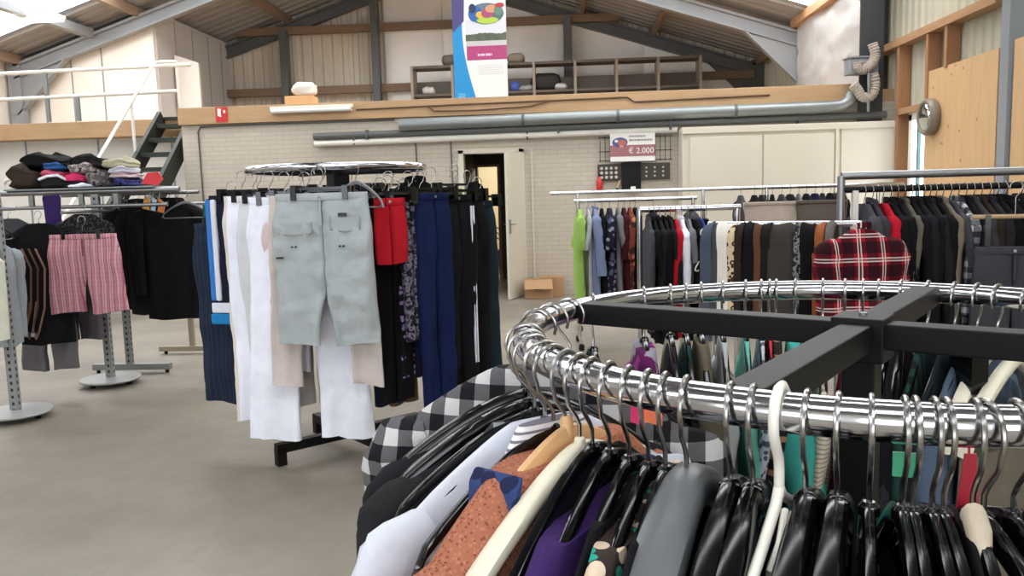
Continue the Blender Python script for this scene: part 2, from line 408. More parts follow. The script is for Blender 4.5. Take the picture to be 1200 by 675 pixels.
# --- white panel room up on the mezzanine
mb = MB(); mb.prism([(XL+.05, 2.86), (-8.2, 2.86), (-8.2, zroof(-8.2)-.1), (XL+.05, zroof(XL)-.1)], 16.2, 16.3)
struct('wall_panel_room', mb, panelw, smooth=0)
mb = MB()
for xx in (-10.55, -9.95, -9.3): mb.box(xx-.012, xx+.012, 16.185, 16.2, 2.86, zroof(xx)-.15)
struct('trim_5', mb, steelgrey, smooth=0)
struct('wall_panel_room_side', MB().box(-8.28, -8.18, 16.3, YG-.1, 2.86, zroof(-8.2)-.1), panelshade, smooth=0)
mb = MB()
for yy in (17.1, 17.9, 18.7, 19.4): mb.box(-8.182, -8.17, yy-.012, yy+.012, 2.86, 5.3)
struct('trim_6', mb, steelgrey, smooth=0)
pa = MB().prism([(-8.13, 2.86), (-7.62, 2.86), (-7.62, 4.42), (-8.13, 4.60)], 16.9, 16.98).build('wall_panel', panelw, smooth=0, bevel=.004)
tag(pa, 'loose pale panel with a sloping top standing beside the panel room', 'panel')
MB().box(-7.66, -7.62, 16.87, 16.9, 3.05, 3.2).build('latch', galv, pa)
for z0, z1 in ((3.4, 3.42),): pass

# --- right wall joinery
for y in (11.52, 10.55, 10.18): pass
RX = XR-.06
def rpost(y, w, z0, z1, d=.16): struct('trim_post', MB().box(RX-d, RX, y-w/2, y+w/2, z0, z1), woodpost, smooth=0, bevel=.004)
rpost(11.5, .07, 0, 3.33); rpost(10.62, .07, 2.5, 3.33); rpost(10.12, .07, 2.85, 3.33); rpost(10.0, .06, 0, 1.0)
struct('trim_rail', MB().box(RX-.18, RX, 8.98, 12.95, 3.33, 3.43), woodrail, smooth=0, bevel=.004)
struct('trim_rail_low', MB().box(RX-.16, RX, 10.5, 11.5, 2.42, 2.50), woodrail, smooth=0, bevel=.004)
struct('trim_sill', MB().box(RX-.22, RX, 11.6, 13.2, 1.72, 1.82), woodrail, smooth=0, bevel=.004)
struct('wall_plywood', MB().box(RX-.14, RX-.115, 8.95, 10.66, 0, 2.87), plywood, smooth=0)
struct('wall_plywood_front', MB().box(RX-.14, RX-.115, 5.2, 8.65, 0, 2.9), plywood, smooth=0)
W = MB(); W.box(RX-.10, RX-.02, 11.15, 11.24, .6, 2.40); W.box(RX-.10, RX-.02, 10.45, 11.24, 2.32, 2.42); W.box(RX-.10, RX-.02, 10.45, 11.24, .55, .63)
wo = struct('window_%d' % n, W, whitepaint, smooth=0)
glass = emis('window_daylight', (236, 244, 255), 4.0)
MB().box(RX-.04, RX-.02, 10.45, 11.15, .62, 2.33).build('window_glazing', glass, wo, smooth=0)
MB().box(RX-.08, RX-.045, 10.98, 11.03, .62, 2.33).build('window_bar', plain('teal_frame', (70, 104, 104), .5), wo, smooth=0)
# round convex mirror on the plywood
rm = empty('wall_mirror', 'round grey rimmed mirror mounted on the plywood beside the window', 'mirror', (RX-.14, 10.42, 2.30))
def disc(prof, n=36):      # lathe about x
    mb = MB(); return mb.loft([[(-h, math.cos(2*PI*q/n)*r, math.sin(2*PI*q/n)*r) for q in range(n)] for r, h in prof])
disc([(.20, .0), (.225, .03), (.225, .09), (.20, .12), (.175, .12), (.165, .10)]).build('mirror_rim', plain('mirror_rim_grey', (128, 118, 106), .4), rm)
disc([(.166, .095), (.15, .115), (.1, .13), (.05, .138), (.005, .14)]).build('mirror_glass', plain('mirror_glass', (200, 205, 200), .06, 1.0), rm)
# crinkled foil sheet by the roof edge, hanging behind the mezzanine beam
mb = MB(); vs = []; fs = []; nx, nz = 18, 20
for i in range(nx+1):
    for j in range(nz+1):
        y = 12.6+3.3*i/nx; z = 2.9+1.55*j/nz
        vs.append((4.36-.05*noise.noise(Vector((y*2, z*3, 1)))-.03*noise.noise(Vector((y*7, z*7, 4))), y, z))
for i in range(nx):
    for j in range(nz): a = i*(nz+1)+j; fs.append((a, a+nz+1, a+nz+2, a+1))
struct('wall_foil_sheet', mb.add(vs, fs), tarp)
struct('trim_7', MB().box(4.25, 4.4, 12.5, 16.0, 4.45, 4.6), woodrail, smooth=0)

# ------------------------------------------------------------------ services on the brick wall
d = empty('ventilation_duct', 'thick grey metal duct running just under the mezzanine beam', 'duct', (0, 0, 0))
mb = MB(); mb.tube([(-2.4, YB-.16, 2.55), (3.75, YB-.16, 2.60)], .085, 20); mb.build('duct_pipe', galv, d)
MB().tube([(3.70, YB-.16, 2.60), (3.86, YB-.16, 2.61), (3.96, YB-.16, 2.66), (4.0, YB-.16, 2.76), (4.0, YB-.16, 2.80)], .085, 20).build('duct_elbow', galv, d)
for x in (-.6, .75, 2.4): MB().lathe([(.09, -.02), (.094, -.02), (.094, .02), (.09, .02)], n=20).build('duct_clamp', steeldark, d, (x, YB-.16, 2.565+.008*x)).rotation_euler = (0, PI/2, 0)
for o in [c for c in bpy.data.objects if c.name.startswith('duct_clamp')]: o.scale = (1, 1, 1)
d = empty('drain_pipe', 'slim dark grey pipe running along the wall below the thick duct', 'pipe', (0, 0, 0))
MB().tube([(-3.7, YB-.08, 2.43), (4.5, YB-.08, 2.47)], .052, 16).build('pipe_run', plain('dark_pipe', (92, 94, 92), .4), d)
for x in (-2.9, -.1, 1.5, 3.3): MB().box(x-.015, x+.015, YB-.14, YB, 2.36, 2.50).build('pipe_bracket', steeldark, d, smooth=0)
d = empty('water_pipe', 'white plastic pipe along the brick wall beneath the dark pipe', 'pipe', (0, 0, 0))
MB().tube([(-3.7, YB-.07, 2.325), (1.6, YB-.07, 2.36)], .044, 14).build('pipe_run', whitepaint, d)
for x in (-3.1, -.55): MB().box(x-.012, x+.012, YB-.11, YB, 2.29, 2.40).build('pipe_bracket', steeldark, d, smooth=0)
def cable(name, label, pts, r=.012, mat=None, cat='conduit'):
    return tag(MB().tube(pts, r, 8).build(name, mat or steeldark), label, cat)
cable('cable_conduit', 'thin dark conduit running down the corner of the brick wall', [(-5.46, YB-.02, .02), (-5.48, YB-.02, 2.56), (-5.44, YB-.02, 2.63), (-5.0, YB-.02, 2.64), (-2.5, YB-.02, 2.64)])
cable('cable_conduit', 'thin vertical conduit on the brick just past the chrome ring', [(-2.18, YB-.015, .02), (-2.2, YB-.015, 2.3)], .01)
cable('cable_conduit', 'vertical conduit on the brick beside the open doorway', [(-1.66, YB-.015, .02), (-1.68, YB-.015, 2.3)], .01)
cable('cable_conduit', 'pale pipe standing on the brick right of the doorway', [(-.5, YB-.015, .02), (-.5, YB-.015, 2.15)], .013, ivory)
cable('power_cable', 'brown cable clipped along the face of the mezzanine beam', [(-3.05, YB-.07, 2.80), (-1.6, YB-.07, 2.82), (.9, YB-.07, 2.84), (1.0, YB-.07, 2.77), (2.9, YB-.07, 2.80)], .012, plain('brown_cable', (98, 72, 50), .6), 'cable')
cable('power_cable', 'short sagging cable looped beneath the banner on the beam', [(-2.0, YB-.075, 2.82), (-1.9, YB-.075, 2.74), (-1.3, YB-.075, 2.73), (-.5, YB-.075, 2.76), (-.2, YB-.075, 2.83)], .01, plain('brown_cable', (98, 72, 50)), 'cable')
L = empty('fluorescent_light', 'long white tube light fixed on the mezzanine beam by the white bundle', 'light', (-3.71, YB-.06, 2.83))
MB().box(-.62, .62, -.06, 0, .0, .05).build('light_housing', whitepaint, L, smooth=0, bevel=.008)
MB().tube([(-.6, -.05, -.02), (.6, -.05, -.02)], .032, 14).build('light_diffuser', plain('diffuser', (222, 220, 214), .35), L)
S = empty('fire_sign', 'small red fire safety sign on the beam above the brick corner', 'sign', (-5.08, YB-.065, 2.80))
MB().box(-.09, .09, -.006, 0, -.11, .11).build('sign_plate', redp, S, smooth=0)
mb = MB(); mb.prism([(-.06, -.02), (-.005, -.04), (-.01, .04), (.0, .08), (-.06, .09)], -.009, -.006); mb.prism([(.03, .02), (.06, .02), (.06, .06), (.03, .06)], -.009, -.006); mb.build('pictogram', paper, S, smooth=0)
# hoses and grey box beside the column
gb = MB().box(3.92, 4.32, 11.75, 11.95, 3.02, 3.24).build('junction_box', steelgrey, smooth=0, bevel=.01); tag(gb, 'grey metal box at the head of the dark column', 'box')
MB().box(3.90, 4.34, 11.73, 11.97, 3.24, 3.26).build('box_lid', steelgrey, gb, smooth=0)
hose = plain('pale_flexible_hose', (176, 164, 150), .6, 0, .1, 30, .5)
def ribbed(pts, r, label):
    # subdivide and pulse the radius
    P = [Vector(p) for p in pts]; Q = []
    for i in range(len(P)-1):
        for j in range(8):
            t = j/8; p0 = P[max(0, i-1)]; p1 = P[i]; p2 = P[i+1]; p3 = P[min(len(P)-1, i+2)]
            Q.append(.5*((2*p1)+(p2-p0)*t+(2*p0-5*p1+4*p2-p3)*t*t+(3*p1-p0-3*p2+p3)*t*t*t))
    Q.append(P[-1])
    return tag(MB().tube(Q, [r*(1.0 if i % 2 else .85) for i in range(len(Q))], 12).build('flexible_hose', hose), label, 'hose')
ribbed([(4.22, 11.72, 3.42), (4.26, 11.72, 3.28), (4.22, 11.70, 3.16), (4.12, 11.68, 3.08), (4.03, 11.68, 3.1), (4.02, 11.68, 3.17)], .07, 'pale ribbed hose curling over the grey box by the column')
ribbed([(4.24, 11.72, 3.02), (4.27, 11.72, 2.86), (4.22, 11.71, 2.72), (4.10, 11.70, 2.70), (4.03, 11.70, 2.80), (3.97, 11.70, 2.88)], .07, 'pale ribbed hose bending up below the grey box by the column')
cable('water_pipe', 'thin pale pipe dropping from the grey box to the dark pipe', [(4.16, 11.66, 3.02), (4.17, 11.68, 2.5)], .02, galv, 'pipe')

# cupboard wall of ivory panels
CU = empty('storage_cupboard', 'wide ivory built-in cupboard with flat doors against the back wall', 'cupboard', (0, 0, 0))
mb = MB(); mb.box(1.62, 4.60, YB-.42, YB-.02, 0, 2.36); mb.build('carcass', ivory, CU, smooth=0, bevel=.008)
for x0, x1 in ((1.72, 2.71), (2.73, 3.68)): 
    dd = MB().box(x0, x1, YB-.45, YB-.42, .1, 2.22).build('door', ivory, CU, smooth=0, bevel=.006)
    MB().tube([(x1-.06, YB-.45, 1.0), (x1-.06, YB-.48, 1.0), (x1-.06, YB-.48, 1.12), (x1-.06, YB-.45, 1.12)], .006).build('door_handle', galv, dd)
MB().box(1.62, 4.60, YB-.455, YB-.41, 2.27, 2.35).build('cornice', ivory, CU, smooth=0)
MB().box(3.78, 4.59, YB-.44, YB-.42, .1, 2.32).build('side_panel', ivory, CU, smooth=0, bevel=.004)
MB().box(3.70, 3.74, YB-.46, YB-.42, 0, 2.36).build('post', ivory, CU, smooth=0)
# price sign, key board and wire grid
gr = empty('wire_grid', 'black wire grid panel hanging on the wall behind the price sign', 'grid', (0, 0, 0))
mb = MB()
for i in range(15): x = .50+i*.072; mb.tube([(x, YB-.03, 1.93), (x, YB-.03, 2.30)], .004, 6)
for z in (1.95, 2.08, 2.28): mb.tube([(.48, YB-.03, z), (1.54, YB-.03, z)], .005, 6)
mb.build('grid_mesh', blackpaint, gr)
mb = MB()
for x in (.5, 1.02, 1.5): MB().tube([(x, YB, 2.28), (x, YB-.06, 2.28), (x, YB-.06, 2.24)], .006, 6).build('wall_hook', galv, gr)
pass
KB = empty('score_board', 'black wall board with rows of pale round tokens below the price sign', 'board', (0, 0, 0))
MB().box(.46, 1.50, YB-.05, YB-.01, 1.66, 1.90).build('backboard', plain('board_brown', (62, 54, 46), .5), KB, smooth=0, bevel=.006)
MB().box(.80, 1.08, YB-.08, YB-.05, 1.50, 1.92).build('slate', blackpaint, KB, smooth=0, bevel=.004)
tok = plain('token', (196, 190, 178), .5)
def token(x, z, r):
    o = MB().lathe([(r, 0), (r, .012), (r*.8, .016)], n=12).build('token', tok, KB, (x, YB-.05, z)); o.rotation_euler = (PI/2, 0, 0)
for i in range(4):
    for j in range(3): token(.515+i*.07, 1.71+j*.065, .022)
for i in range(3):
    for j in range(3): token(1.16+i*.12, 1.715+j*.06, .015)
MB().box(.93, 1.0, YB-.09, YB-.08, 1.52, 1.57).build('note', paper, KB, smooth=0)
def text(body, size, mat, parent, loc, name='lettering', ext=.001):
    cu = bpy.data.curves.new(name, 'FONT'); cu.body = body; cu.size = size; cu.extrude = ext; cu.align_x = 'LEFT'
    tmp = bpy.data.objects.new('tmp', cu); COL.objects.link(tmp); dg = bpy.context.evaluated_depsgraph_get()
    me = bpy.data.meshes.new_from_object(tmp.evaluated_get(dg)); bpy.data.objects.remove(tmp); me.name = name
    me.materials.clear(); o = link(name, me, mat, parent, loc); o.rotation_euler = (PI/2, 0, 0); return o
PS = empty('price_sign', 'white and mauve price sign hung on the wall above the token board', 'sign', (.64, YB-.12, 1.93))
MB().box(0, .64, 0, .012, 0, .40).build('sign_board', paper, PS, smooth=0)
MB().box(0, .64, -.003, 0, .07, .23).build('colour_band', plain('mauve_print', (152, 100, 104), .5), PS, smooth=0)
text('€ 2.000', .115, paper, PS, (.26, -.004, .11))
def oval(cx, cz, rx, rz_, y0, y1, n=24): return MB().prism([(cx+rx*math.cos(2*PI*q/n), cz+rz_*math.sin(2*PI*q/n)) for q in range(n)], y0, y1)
LG = oval(.14, .27, .11, .07, -.006, -.003).build('emblem', plain('emblem_blue', (70, 84, 130), .5), PS)
oval(.17, .265, .06, .045, -.0075, -.006).build('emblem_spot', plain('emblem_red', (176, 96, 88), .5), LG); oval(.09, .29, .025, .02, -.009, -.006).build('emblem_spot', paper, LG); oval(.16, .215, .03, .018, -.0100, -.006).build('emblem_spot', plain('emblem_orange', (206, 140, 90), .5), LG)
greyink = plain('grey_ink', (150, 140, 146), .6)
random.seed(3)
def inkline(parent, x0, x1, z, h, y, mat):
    mb = MB(); x = x0
    while x < x1-.01:
        w = random.uniform(.02, .06)*h/.03; w = min(w, x1-x); mb.box(x, x+w, y-.002, y, z, z+h); x += w+.25*h
    return mb.build('printed_line', mat, parent, smooth=0)
inkline(PS, .27, .52, .34, .025, 0, greyink); inkline(PS, .27, .60, .285, .025, 0, greyink)
ex = empty('fire_extinguisher', 'small red extinguisher on the wall below the token board', 'extinguisher', (.48, YB-.06, 1.48))
MB().lathe([(.03, 0), (.045, .02), (.045, .16), (.03, .2), (.014, .22), (.014, .25)], n=16).build('cylinder_body', redp, ex); MB().box(-.015, .05, -.012, .012, .25, .27).build('lever', blackpaint, ex, smooth=0)
ch = MB().lathe([(.012, 0), (.014, .1), (.008, .14)], n=10).build('wall_brush', plain('pale_wood', (214, 190, 140), .6), None, (.74, YB-.04, 1.55)); ch.rotation_euler = (0, .35, 0); tag(ch, 'pale wooden stick hanging on the wall below the token board', 'brush')
MB().lathe([(.016, -.03), (.02, 0)], n=10).build('bristle_end', blackpaint, ch)

# banner on the mezzanine
BN = empty('roll_up_banner', 'tall blue and white roll-up banner standing on the mezzanine edge', 'banner', (-1.62, YB+.18, 2.84))
MB().box(0, .79, -.004, .004, .06, 2.1).build('banner_sheet', paper, BN, smooth=0)
cur = [(.0, .06), (.33, .06)]+[(.33-.19*math.sin(t*PI/2/10*1.0), .06+.13*t) for t in range(1, 11)]+[(.14+.03*((q)/5)**2, 1.36+.15*q) for q in range(1, 6)]+[(0, 2.1)]
MB().prism(cur, -.007, -.004).build('blue_band', plain('banner_blue', (26, 138, 196), .5, 0, .02), BN, smooth=0)
MB().prism([(0, 1.30), (.17, 1.5), (.19, 2.1), (0, 2.1)], -.009, -.007).build('violet_corner', plain('banner_violet', (72, 66, 116), .5), BN, smooth=0)
MB().box(.20, .79, -.007, -.004, .80, 1.05).build('magenta_band', plain('banner_magenta', (170, 62, 112), .5, 0, .02), BN, smooth=0)
def photomat():
    t = NT('banner_photo'); v, x, y, z = t.obj(); k = t.noise(v, 9, 5)
    hh = t.math('MULTIPLY_ADD', z, 1.0, t.math('MULTIPLY', k, .14)); col = t.mix(t.math('LESS_THAN', hh, 1.34), rgb((206, 206, 212)), t.mix(k, rgb((50, 64, 48)), rgb((104, 112, 92))))
    col = t.mix(t.math('LESS_THAN', z, 1.14), col, rgb((190, 186, 184))); return t.fin(col, .5)
MB().box(.19, .79, -.007, -.004, 1.05, 1.52).build('photo_print', photomat(), BN, smooth=0)
E1 = oval(.50, 1.62, .26, .19, -.010, -.007).build('emblem', plain('emblem_slate', (96, 112, 120), .5), BN)
for sn, (cx, cz, rx, rz_, c) in enumerate(((.34, 1.62, .1, .14, (46, 96, 160)), (.52, 1.50, .16, .06, (166, 190, 62)), (.42, 1.60, .07, .06, (214, 170, 50)), (.52, 1.62, .09, .08, (160, 70, 110)), (.58, 1.70, .09, .07, (200, 140, 106)), (.68, 1.66, .06, .1, (96, 124, 112)), (.30, 1.72, .05, .08, (36, 44, 84)), (.70, 1.76, .07, .04, (170, 50, 60)))):
    oval(cx, cz, rx, rz_, -.0125-.0012*sn, -.010).build('emblem_spot', plain('print_%d_%d' % (c[0], c[1]), c, .5), E1)
inkline(BN, .36, .57, .87, .04, -.007, plain('pale_pink_ink', (226, 190, 206), .6))
for i in range(7): inkline(BN, .36, .74, .70-.028*i, .010, -.004, plain('pale_grey_ink', (196, 194, 190), .6))
mb = MB()
for i in range(4): mb.box(.05, .16, -.009, -.007, .10+.03*i, .118+.03*i)
mb.build('small_print', plain('pale_blue_ink', (110, 180, 220), .6), BN, smooth=0)
for o in BN.children:
    if o.name.split('.')[0] != 'banner_sheet': o.scale = (1, 1, .80)
MB().box(-.02, .81, -.12, .12, 0, .06).build('banner_base', galv, BN, smooth=0, bevel=.01)
MB().tube([(.395, .03, .05), (.395, .03, 2.1)], .012, 10).build('banner_pole', galv, BN)
# long pigeonhole shelf at the gable
SH = empty('pigeonhole_shelf', 'long dark low shelf unit with open compartments on the mezzanine', 'shelf', (0, 0, 0))
shm = plain('shelf_brown', (96, 86, 76), .6, 0, .1)
x0, x1 = -3.46, 3.03; Ys = 18.7
for z0, z1 in ((2.86, 2.9), (3.78, 3.83), (4.40, 4.46)): MB().box(x0, x1, Ys, Ys+.5, z0, z1).build('shelf_board', shm, SH, smooth=0)
MB().box(x0, x1, Ys+.47, Ys+.5, 3.83, 4.15).build('back_rail', shm, SH, smooth=0)
for i in range(8):
    x = x0+(x1-x0)*i/7; MB().box(x-.03, x+.03, Ys-.01, Ys+.5, 2.86, 4.46).build('divider', plain('shelf_edge', (150, 140, 128), .6), SH, smooth=0)
for p, q, lab, mt in ((.35, 4.0, 0, 0),): pass

# items stored on the mezzanine
def blob(name, label, cat, loc, size, mat, seed, rz=0.0, amp=.25, parent=None):
    mb = MB(); rings = []; n = 18; m_ = 10
    for j in range(m_+1):
        ph = -PI/2+PI*j/m_; ring = []
        for q in range(n):
            th = 2*PI*q/n; c_, s_ = math.cos(th), math.sin(th)
            ex = .7; x = math.copysign(abs(c_)**ex, c_)*max(.02, math.cos(ph))**.5; y = math.copysign(abs(s_)**ex, s_)*max(.02, math.cos(ph))**.5; z = (math.sin(ph)+1)/2
            k = 1+amp*noise.noise(Vector((x*1.7+seed, y*1.7, z*2.3+seed*2)))*(.2+.8*z)
            ring.append((x*size[0]/2*k, y*size[1]/2*k, z*size[2]*(1+amp*.6*noise.noise(Vector((x*2+seed*3, y*2, 5))))))
        rings.append(ring)
    mb.loft(rings); o = mb.build(name, mat, parent, loc, rz, smooth=60)
    if label: tag(o, label, cat)
    return o
def carton(name, label, loc, size, rz=0.0, flaps=False, mat=None):
    o = MB().box(-size[0]/2, size[0]/2, -size[1]/2, size[1]/2, 0, size[2]).build(name, mat or cardboard, None, loc, rz, smooth=0, bevel=.006); tag(o, label, 'box')
    if flaps:
        MB().add([(-size[0]/2, -size[1]/2, size[2]), (size[0]/2, -size[1]/2, size[2]), (size[0]/2+.01, -size[1]/2-.1, size[2]-.12), (-size[0]/2+.01, -size[1]/2-.1, size[2]-.12)], [(0, 1, 2, 3)]).build('flap', cardboard, o, smooth=0)
    MB().box(-size[0]/2-.001, size[0]/2+.001, -.03, .03, size[2]-.001, size[2]+.002).build('tape', plain('brown_tape', (150, 110, 74), .35), o, smooth=0)
    return o
carton('wooden_crate', 'small pale wooden box under the white bundle on the mezzanine', (-3.98, YB+.3, 2.84), (.42, .3, .22), 0, False, plain('pale_board', (218, 170, 118), .6))
blob('plastic_bundle', 'crumpled white plastic bundle on the pale box on the mezzanine', 'bundle', (-3.92, YB+.3, 3.06), (.36, .3, .2), whitepaint, 3.3, 0, .5)
carton('wooden_board', 'short flat board lying beside the white bundle on the mezzanine', (-3.6, YB+.3, 2.84), (.3, .2, .06), 0, False, plain('pale_board', (218, 170, 118), .6))
for i, (px, py, w, h, c, lab) in enumerate(((503, 109, .3, .16, (206, 200, 192), 'white carton in the end compartment of the mezzanine shelf'), (640, 100, .7, .34, (34, 32, 32), 'heap of black bags in the mezzanine shelf compartment beside the banner'), (657, 101, .3, .14, (190, 190, 186), 'grey folded sheet in front of the black bags'), (618, 110, .4, .12, (150, 150, 150), 'grey cloth beside the banner foot on the mezzanine'), (604, 108, .22, .2, (72, 96, 170), 'blue and pink bundle right beside the banner foot'), (605, 77, .4, .2, (140, 130, 116), 'brown box on top of the mezzanine shelf beside the banner'), (526, 78, .3, .22, (112, 104, 96), 'dark bundle on top of the shelf behind the banner edge'))):
    Yp = 18.9; p = at_y(px, py, Yp); z = 3.83 if 79 < py else 4.46
    blob('storage_bundle', lab, 'bundle', (p.x, Yp, z), (w, .35, h*1.1), plain('store_%d' % i, c, .7), i*2.1+1, 0, .3)
# steel rails and stairs by the left mezzanine
RLG = empty('guard_rail', 'white tubular guard rail along the lower mezzanine', 'railing', (0, 0, 0))
MB().tube([(-11, 12.7, 3.63), (-5.85, 12.7, 3.67)], .03, 12).build('top_rail', whitepaint, RLG); MB().tube([(-11, 12.7, 3.22), (-6.1, 12.7, 3.27)], .03, 12).build('mid_rail', whitepaint, RLG)
for x in (-10.2, -8.25, -7.75): MB().box(x-.03, x+.03, 12.68, 12.72, 2.86, 3.65 if x < -8 else 3.25).build('rail_post', galv, RLG, smooth=0)
ST = empty('steel_staircase', 'steep dark green steel staircase climbing to the mezzanine', 'staircase', (0, 0, 0))
SY0, SZ0, SY1 = 12.78, 2.86, 9.5
for x in (-6.42, -5.86):
    MB().bar((x, SY1, .0), (x, SY0, SZ0), .06, .28, (0, -.66, .75)).build('stringer', stairgreen, ST, smooth=0)
for i in range(12):
    t = (i+.6)/12.2; y = SY1+(SY0-SY1)*t; z = SZ0*t; MB().box(-6.40, -5.88, y-.12, y+.12, z-.03, z+.03).build('tread', stairgreen, ST, smooth=0)
MB().box(-6.45, -5.74, 12.75, 12.95, 2.84, 2.88).build('landing', stairgreen, ST, smooth=0)
MB().tube([(-6.18, 12.9, 3.76), (-6.40, 12.86, 3.76), (-6.46, 12.75, 3.73), (-6.46, 9.7, 1.05)], .024, 10).build('handrail', whitepaint, ST)
MB().tube([(-6.18, 12.9, 3.76), (-6.18, 12.9, 2.86)], .02, 10).build('handrail_post', whitepaint, ST); MB().tube([(-6.46, 11.95, 3.03), (-6.46, 11.95, 2.1)], .022, 10).build('handrail_post', whitepaint, ST)
# roof steel and hanging tube light near the left rooflight
b0 = at_x(0, 5, -9.35); b1 = Vector((-9.35, 15.95, b0.z+.02))
tp = MB().bar((-9.35, b0.y-4, b0.z-.02), b1, .16, .18).build('beam_tie', steelgrey, smooth=0, bevel=.01); tp['kind'] = 'structure'
p = at_y(0, 26, 14.0); q = at_y(71, 21, 14.0)
FL = empty('fluorescent_light', 'twin tube light hanging under the bright rooflight', 'light', (q.x, 14.0, p.z))
tubem = emis('lit_tube', (255, 246, 226), 5.0)
for y in (-.05, .07): MB().tube([(-1.5, y, 0), (0, y, 0)], .022, 10).build('tube_lamp', tubem, FL)
MB().box(-1.52, .02, -.1, .12, .03, .08).build('light_housing', whitepaint, FL, smooth=0)
MB().tube([(-.5, .01, .08), (-.5, .01, zroof(q.x-.5)-p.z)], .006, 6).build('hanger_rod', galv, FL)

# far room: cartons by the wall, chair and coat in the corridor
c1 = carton('cardboard_box', 'brown cardboard box with a torn hand hole on the floor by the doorway', (-.43, 11.72, 0), (.40, .3, .27), 0, True)
MB().box(-.06, .06, -.153, -.149, .13, .2).build('hand_hole', blackpaint, c1, smooth=0)
carton('cardboard_box', 'second cardboard box half hidden behind the one with the hand hole', (-.24, 11.86, 0), (.34, .2, .3), 0)
CH = empty('wire_chair', 'dark metal chair seen through the open doorway', 'chair', (-1.46, 15.3, 0))
for sx in (-.19, .19):
    for sy in (-.19, .19): MB().tube([(sx, sy, 0), (sx*.9, sy*.9, .45 if sy < 0 else .95)], .012, 8).build('leg', blackpaint, CH)
MB().box(-.2, .2, -.2, .2, .44, .47).build('seat', blackpaint, CH, smooth=0, bevel=.01)
mb = MB()
for k in range(3): mb.tube([(.17*math.cos(a), .18, .62+.1*k+.09*math.sin(a)) for a in [PI*i/10 for i in range(11)]], .01, 6)
mb.build('backrest', blackpaint, CH)

# ------------------------------------------------------------------ hangers
HC = {}
def hook_pts(rr, neck=-.078):
    """hook over a rail of radius rr whose axis is the origin, stem down to the neck"""
    w = .0026; Rh = rr+w+.0065; cz = rr+w-Rh
    pts = [(Rh*math.cos(a), 0, cz+Rh*math.sin(a)) for a in [R(205)-R(235)*i/16 for i in range(17)]]
    pts += [(Rh*.78, 0, cz-Rh*.9), (.006, 0, cz-Rh*1.55), (0, 0, cz-Rh*1.9), (0, 0, neck-.01)]
    return pts
def arch(w, drop, z0, sec, n=26, power=1.55, bow=0.0):
    """shoulder arch: sec(u) -> (half width y, half height)"""
    rings = []
    for i in range(n+1):
        u = -1+2*i/n; x = w*u; a = abs(u)
        z = z0-drop*a**power - (.018*max(0, (a-.9)/.1)**2); hy, hz = sec(a)
        ring = []
        for q in range(12):
            th = 2*PI*q/12; cs, sn = math.cos(th), math.sin(th)
            ring.append((x-(math.copysign(1, u)*sn*hz*.35*a), math.copysign(abs(cs)**.7, cs)*hy - bow*a*a, z+math.copysign(abs(sn)**.7, sn)*hz))
        rings.append(ring)
    return MB().loft(rings)
def hanger_meshes(kind, rr):
    key = (kind, round(rr, 4))
    if key in HC: return HC[key]
    out = []; neck = -.078
    if kind == 'tubular':
        h = MB().tube([(x, y, z) for x, y, z in [(-.024, 0, -.012), (-.026, 0, 0), (-.02, 0, .014), (-.008, 0, .023), (.006, 0, .023), (.019, 0, .015), (.025, 0, 0), (.023, 0, -.016), (.014, 0, -.03), (.004, 0, -.042), (.001, 0, -.055), (0, 0, -.08)]], .0048, 10)
        out.append(('hook', h, 0)); b = MB()
        b.tube([(0, 0, -.072), (.012, 0, -.084), (.06, 0, -.108), (.19, 0, -.165), (.205, 0, -.18), (.198, 0, -.193), (.16, 0, -.196), (0, 0, -.196), (-.16, 0, -.196), (-.198, 0, -.193), (-.205, 0, -.18), (-.19, 0, -.165), (-.06, 0, -.108), (-.012, 0, -.084)], .0052, 10, True)
        out.append(('frame_tube', b, 0)); n2 = MB()
        n2.tube([(.012, .008, -.09), (.045, .012, -.106), (.062, .008, -.125), (.05, .004, -.14), (.02, .004, -.128), (.01, .006, -.105)], .004, 8, True); out.append(('notch_loop', n2, 0))
    else:
        out.append(('hook', MB().tube(hook_pts(rr), .0026 if rr == .019 else .0023, 8), 1))
        if kind == 'slim':
            out.append(('shoulder_bar', arch(.205, .11, -.087, lambda a: (.0058+.001*a, .012-.003*a)), 0))
            out.append(('trouser_bar', MB().tube([(-.198, 0, -.198), (-.19, 0, -.216), (-.17, 0, -.22), (.17, 0, -.22), (.19, 0, -.216), (.198, 0, -.198)], .0042, 8), 0))
            out.append(('collar', MB().lathe([(.006, -.088), (.009, -.086), (.009, -.078), (.005, -.074)], n=12), 0))
        elif kind in ('broad', 'suit'):
            out.append(('shoulder_bar', arch(.205, .11, -.092, (lambda a: (.021+.004*min(1, a*2), .022+.006*a)) if kind == 'suit' else (lambda a: (.0105+.0035*min(1, a*2), .020+.004*a)), bow=.01), 0))
            out.append(('trouser_bar', MB().tube([(-.18, 0, -.19), (-.16, 0, -.215), (.16, 0, -.215), (.18, 0, -.19)], .006, 8), 0))
            out.append(('collar', MB().lathe([(.008, -.092), (.011, -.09), (.011, -.076), (.006, -.072)], n=12), 0))
        elif kind in ('wooden', 'cream'):
            out.append(('shoulder_bar', arch(.215, .115, -.092, lambda a: (.0065+.0015*a, .026-.002*a) if kind == 'wooden' else (.010+.004*a, .013), bow=.012), 0))
            out.append(('collar', MB().lathe([(.006, -.095), (.008, -.09), (.008, -.06), (.004, -.055)], n=12) if kind == 'wooden' else MB().lathe([(.006, -.09), (.008, -.084), (.006, -.076), (.003, -.074)], n=12), 0))
        elif kind == 'clip':
            out.append(('cross_bar', MB().box(-.16, .16, -.006, .006, -.098, -.084), 0))
            for sx in (-.135, .135): out.append(('clip', MB().box(sx-.014, sx+.014, -.034, .034, -.150, -.078), 0))
    HC[key] = [(nm, m_.mesh(nm), f) for nm, m_, f in out]
    return HC[key]
